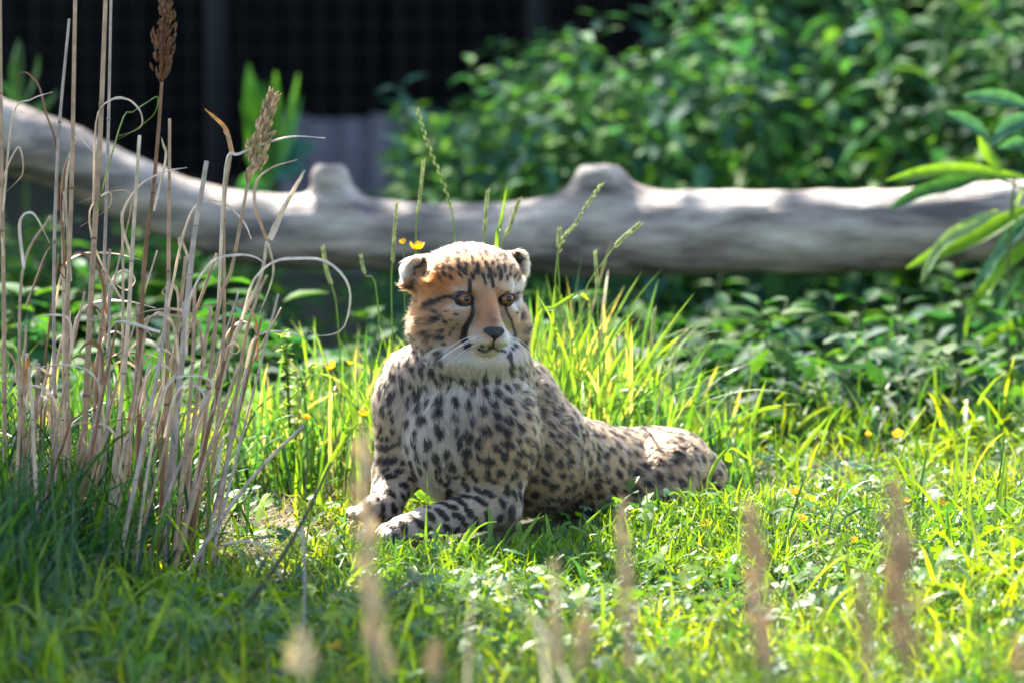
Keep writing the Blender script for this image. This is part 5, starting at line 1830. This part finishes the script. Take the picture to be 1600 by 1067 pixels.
for pts, y, wd, lb in (
        ([(1160, 740), (1175, 660), (1197, 592)], .55, 10, 'broad upright blade right of the rump, leaning a little right'),
        ([(1080, 720), (1130, 675), (1190, 640), (1251, 630)], .55, 9, 'long blade bowing flat to the right behind the rump'),
        ([(1225, 745), (1255, 700), (1298, 646)], .5, 12, 'broad bright blade slanting right, alone on the bare crest'),
        ([(1240, 742), (1252, 710), (1258, 690)], .5, 9, 'short blade beside the slanting bright one'),
        ([(1120, 720), (1108, 660), (1107, 615)], .6, 9, 'blunt upright blade behind the rump, first of a close pair'),
        ([(1098, 720), (1088, 670), (1084, 636)], .6, 9, 'blunt upright blade behind the rump, shorter of a close pair'),
        ([(835, 520), (870, 480), (905, 460), (920, 470)], .3, 9, 'bright blade arching right beside the cheek of the cub'),
        ([(880, 640), (895, 570), (925, 500)], .35, 13, 'widest bright blade standing behind the back of the cub'),
        ([(930, 650), (950, 590), (978, 540)], .35, 11, 'broad blade right of the widest one behind the back'),
        ([(775, 410), (782, 350), (792, 292)], .45, 7, 'thin upright blade above the crown between two spikes'),
        ([(850, 600), (862, 520), (868, 440)], .4, 10, 'upright blade right of the cheek'),
        ([(1440, 800), (1425, 740), (1418, 690)], .1, 9, 'dark upright blade rising over the right lawn'),
        ([(1500, 900), (1505, 780), (1512, 660)], -.1, 9, 'long dark blade at the right of the lawn before the shrub'),
        ([(1020, 850), (1012, 815), (1000, 795), (985, 800)], -.2, 9, 'bright blade bent over like a hook before the flank'),
        ([(560, 700), (550, 640), (530, 590)], .25, 10, 'bright blade leaning left beside the shoulder of the cub'),
        ([(500, 760), (535, 690), (560, 660)], .1, 9, 'bright blade leaning right beside the straw'),
        ([(700, 900), (722, 850), (745, 812)], -.35, 12, 'broad bright blade in front of the forward paw'),
        ([(640, 910), (632, 870), (620, 840)], -.35, 10, 'narrow bright blade in front of the forward paw'),
        ([(800, 900), (812, 850), (845, 800)], -.3, 10, 'broad blade leaning right in front of the elbow'),
        ([(765, 850), (766, 815), (764, 790)], -.25, 8, 'small upright blade in front of the elbow'),
        ([(580, 900), (586, 850), (577, 805)], -.3, 9, 'upright blade hiding the toes of the far paw'),
        ([(665, 905), (672, 860), (690, 815)], -.33, 9, 'blade leaning right over the middle of the lying foreleg'),
        ([(900, 860), (912, 825), (940, 795)], -.2, 8, 'blade leaning right before the belly'),
        ([(1060, 850), (1072, 790), (1105, 770), (1120, 790)], -.02, 7, 'thin blade hooped over before the haunch'),
        ([(1105, 800), (1110, 740), (1140, 700), (1175, 720)], .12, 7, 'thin blade hooped over the end of the rump'),
        ([(850, 880), (858, 840), (852, 800)], -.3, 9, 'upright blade before the crook of the elbow'),
        ([(560, 905), (545, 850), (520, 810)], -.3, 9, 'blade leaning left beside the pale blurred stalk')):
    broad_blade(pts, y, wd, lb)

# ------------------------------------------------------------------ buttercups
GRP_B = 'yellow buttercups in the grass'
M_STEMG = M_GRASS


def flower(px, py, y, size_px, label, openness=.8):
    c = at_y(px, py, y); z0 = gz(c.x, y)
    root = empty('buttercup', (c.x, y, min(z0, c.z - .01)))
    tag(root, label, 'buttercup', GRP_B)
    o_ = np.array(root.location); h = c.z - o_[2]
    m = MB(); m.tube(spline([(0.012, .004, -.008), (0.004, 0, h * .6), (0, 0, h - .003)], 8), .0009, 5, (0.13, 0.22, 0.04)); m.build('stem', M_STEMG, root)
    r = size_px / 2000 * (y + 8) / 8
    rr = random.Random(int(px))
    tilt = Matrix.Rotation(rr.uniform(.1, .6), 3, 'X') @ Matrix.Rotation(rr.uniform(-.4, .4), 3, 'Y')
    for k in range(5):
        a = k * 2 * math.pi / 5 + rr.uniform(0, .3)
        V = []
        for i in range(5):
            t = i / 4
            wd = r * .62 * math.sin(math.pi * min(.96, t * .8 + .12)) ** .7
            rad = r * (t ** .9) * 1.0
            zz = r * openness * t ** 1.6
            for j in (-1, 0, 1):
                V.append((rad, j * wd, zz + abs(j) * r * .12 * t))
        V = np.array(V); ca, sa = math.cos(a), math.sin(a)
        V = np.stack([V[:, 0] * ca - V[:, 1] * sa, V[:, 0] * sa + V[:, 1] * ca, V[:, 2]], 1) @ np.array(tilt).T + np.array([0, 0, h - .003])
        Q = [(i * 3 + j, (i + 1) * 3 + j, (i + 1) * 3 + j + 1, i * 3 + j + 1) for i in range(4) for j in range(2)]
        mesh_obj('petal', V, np.array(Q), M_PETAL, root, np.tile((0.85, 0.52, 0.01), (len(V), 1)))
    m = MB(); m.tube(np.array([(0, 0, 0), (0, 0, r * .25), (0, 0, r * .4)]) @ np.array(tilt).T + np.array([0, 0, h - .002]), [r * .3, r * .34, r * .1], 8, (0.55, 0.42, 0.02))
    m.build('flower_centre', M_PETAL, root)


for px, py, y, s, lb in ((651, 387, .28, 24, 'open buttercup just above the ear of the cub'), (630, 377, .32, 11, 'small buttercup beside the open one above the ear'),
                         (519, 572, .2, 19, 'orange-yellow buttercup in tall grass left of the cub'), (568, 646, .1, 18, 'buttercup beside the shoulder of the cub'),
                         (1103, 819, -.12, 20, 'buttercup on a bent stem in front of the hind leg'), (1253, 809, -.1, 16, 'round buttercup in the short grass right of the cub'),
                         (1243, 767, .12, 14, 'small buttercup on the crest right of the rump'), (1357, 677, .45, 11, 'tiny raised buttercup left of the taller one on the crest'),
                         (1404, 678, .42, 19, 'brightest raised buttercup on the crest under the dark bud'), (1306, 691, .95, 18, 'blurred orange buttercup beyond the crest'),
                         (1336, 842, -.3, 13, 'buttercup low in the lawn behind the blurred stalk'), (1352, 832, -.28, 11, 'tiny buttercup touching the low one in the lawn'),
                         (1416, 781, -.02, 14, 'buttercup just behind the tallest blurred stalk'), (1470, 784, .0, 15, 'faded buttercup right of the tallest blurred stalk'),
                         (522, 1010, -1.2, 26, 'blurred buttercup low beside the pinkish stalk'), (1528, 598, 1.3, 18, 'blurred buttercup below the right shrub'),
                         (1518, 656, 1.35, 18, 'blurred orange buttercup at the foot of the right shrub'), (545, 566, .3, 10, 'tiny buttercup above the orange-yellow one'),
                         (478, 650, .15, 12, 'small buttercup in the grass beside the reeds'), (1532, 1000, -1.1, 14, 'small buttercup low in the right corner of the lawn')):
    flower(px, py, y, s, lb)

# ------------------------------------------------------------------ out of focus stalks close to the lens
GRP_F = 'blurred dry seed stalks standing close to the lens'


def near_stalk(px0, top, bot_px, D, wpx, col, label):
    y = D - 8
    s = D / FPX
    b = at(bot_px, 1150, D); x0 = b.x + (b.x - at(px0, top, D).x) * .8
    org = (x0, y, gz(x0, y)); root = empty('dry_grass', org); tag(root, label, 'dry grass', GRP_F)
    tp = np.array(at(px0, top, D)) - np.array(org); md = np.array(at(bot_px, 1060, D)) - np.array(org)
    m = MB(); C_ = spline([(0, 0, -.02), md * .55, md, tp], 14); m.tube(C_, np.linspace(1, .5, 14) * wpx * s * .10, 6, col); m.build('stem', M_REED, root)
    seed_head(root, tp + (md - tp) * .95, tp, wpx * s * .85, np.array(col) * np.array([1.1, 1.12, 0.95]), int(px0), 150)


for a in ((566, 690, 588, 5.6, 24, (0.62, 0.49, 0.37), 'pale blurred stalk standing in front of the paws'), (1172, 800, 1200, 5.3, 28, (0.56, 0.39, 0.30), 'brown blurred stalk right of centre'),
          (1396, 765, 1424, 5.1, 40, (0.46, 0.31, 0.23), 'tallest and thickest blurred stalk on the right'), (1345, 900, 1362, 5.2, 20, (0.46, 0.35, 0.25), 'thin blurred stalk left of the thickest one'),
          (468, 985, 474, 5.2, 34, (0.70, 0.59, 0.46), 'pinkish blurred stub at the bottom beside the twig'), (916, 942, 905, 5.3, 18, (0.53, 0.39, 0.28), 'short brown blurred stalk at bottom centre'),
          (972, 790, 985, 6.0, 15, (0.50, 0.38, 0.29), 'faint short stalk in front of the belly'), (680, 1005, 678, 5.2, 22, (0.59, 0.42, 0.30), 'low brown blurred stalk below the paws'),
          (866, 885, 872, 5.4, 14, (0.62, 0.50, 0.38), 'thin grey blurred stalk beside the white streaks'), (1590, 990, 1592, 5.2, 18, (0.56, 0.36, 0.23), 'blurred stalk in the right bottom corner'),
          (600, 1000, 612, 5.3, 14, (0.62, 0.50, 0.38), 'short grey blurred stalk below the forward paw')):
    near_stalk(*a)


def near_leaf(pts, D, wpx, col, label):
    P = spline([np.array(at(a, b, D)) for a, b in pts], 14)
    y = P[-1][1]; org = np.array([P[-1][0], y, gz(P[-1][0], y)])
    P = np.vstack([P, org + [0.01, 0, -.01]])
    m = MB(); m.ribbon(P - org, wpx * D / FPX * np.concatenate([np.linspace(.3, 1, 14), [.6]]), side=(1, .4, .2), col=col, fold=.4)
    o = m.build('dead_grass', M_STRAW); o.location = org; tag(o, label, 'dry leaf', 'blurred dry leaves close to the lens')


near_leaf([(752, 888), (800, 925), (850, 985), (888, 1062)], 5.6, 6, (0.45, 0.40, 0.36), 'pale streak of a dry leaf crossing the lower centre')
near_leaf([(745, 905), (735, 960), (730, 1060)], 5.6, 4, (0.42, 0.37, 0.33), 'thin pale leaf dropping straight at the lower centre')
near_leaf([(836, 970), (848, 1010), (856, 1070)], 5.4, 8, (0.48, 0.42, 0.38), 'short whitish leaf beside the long pale streak')
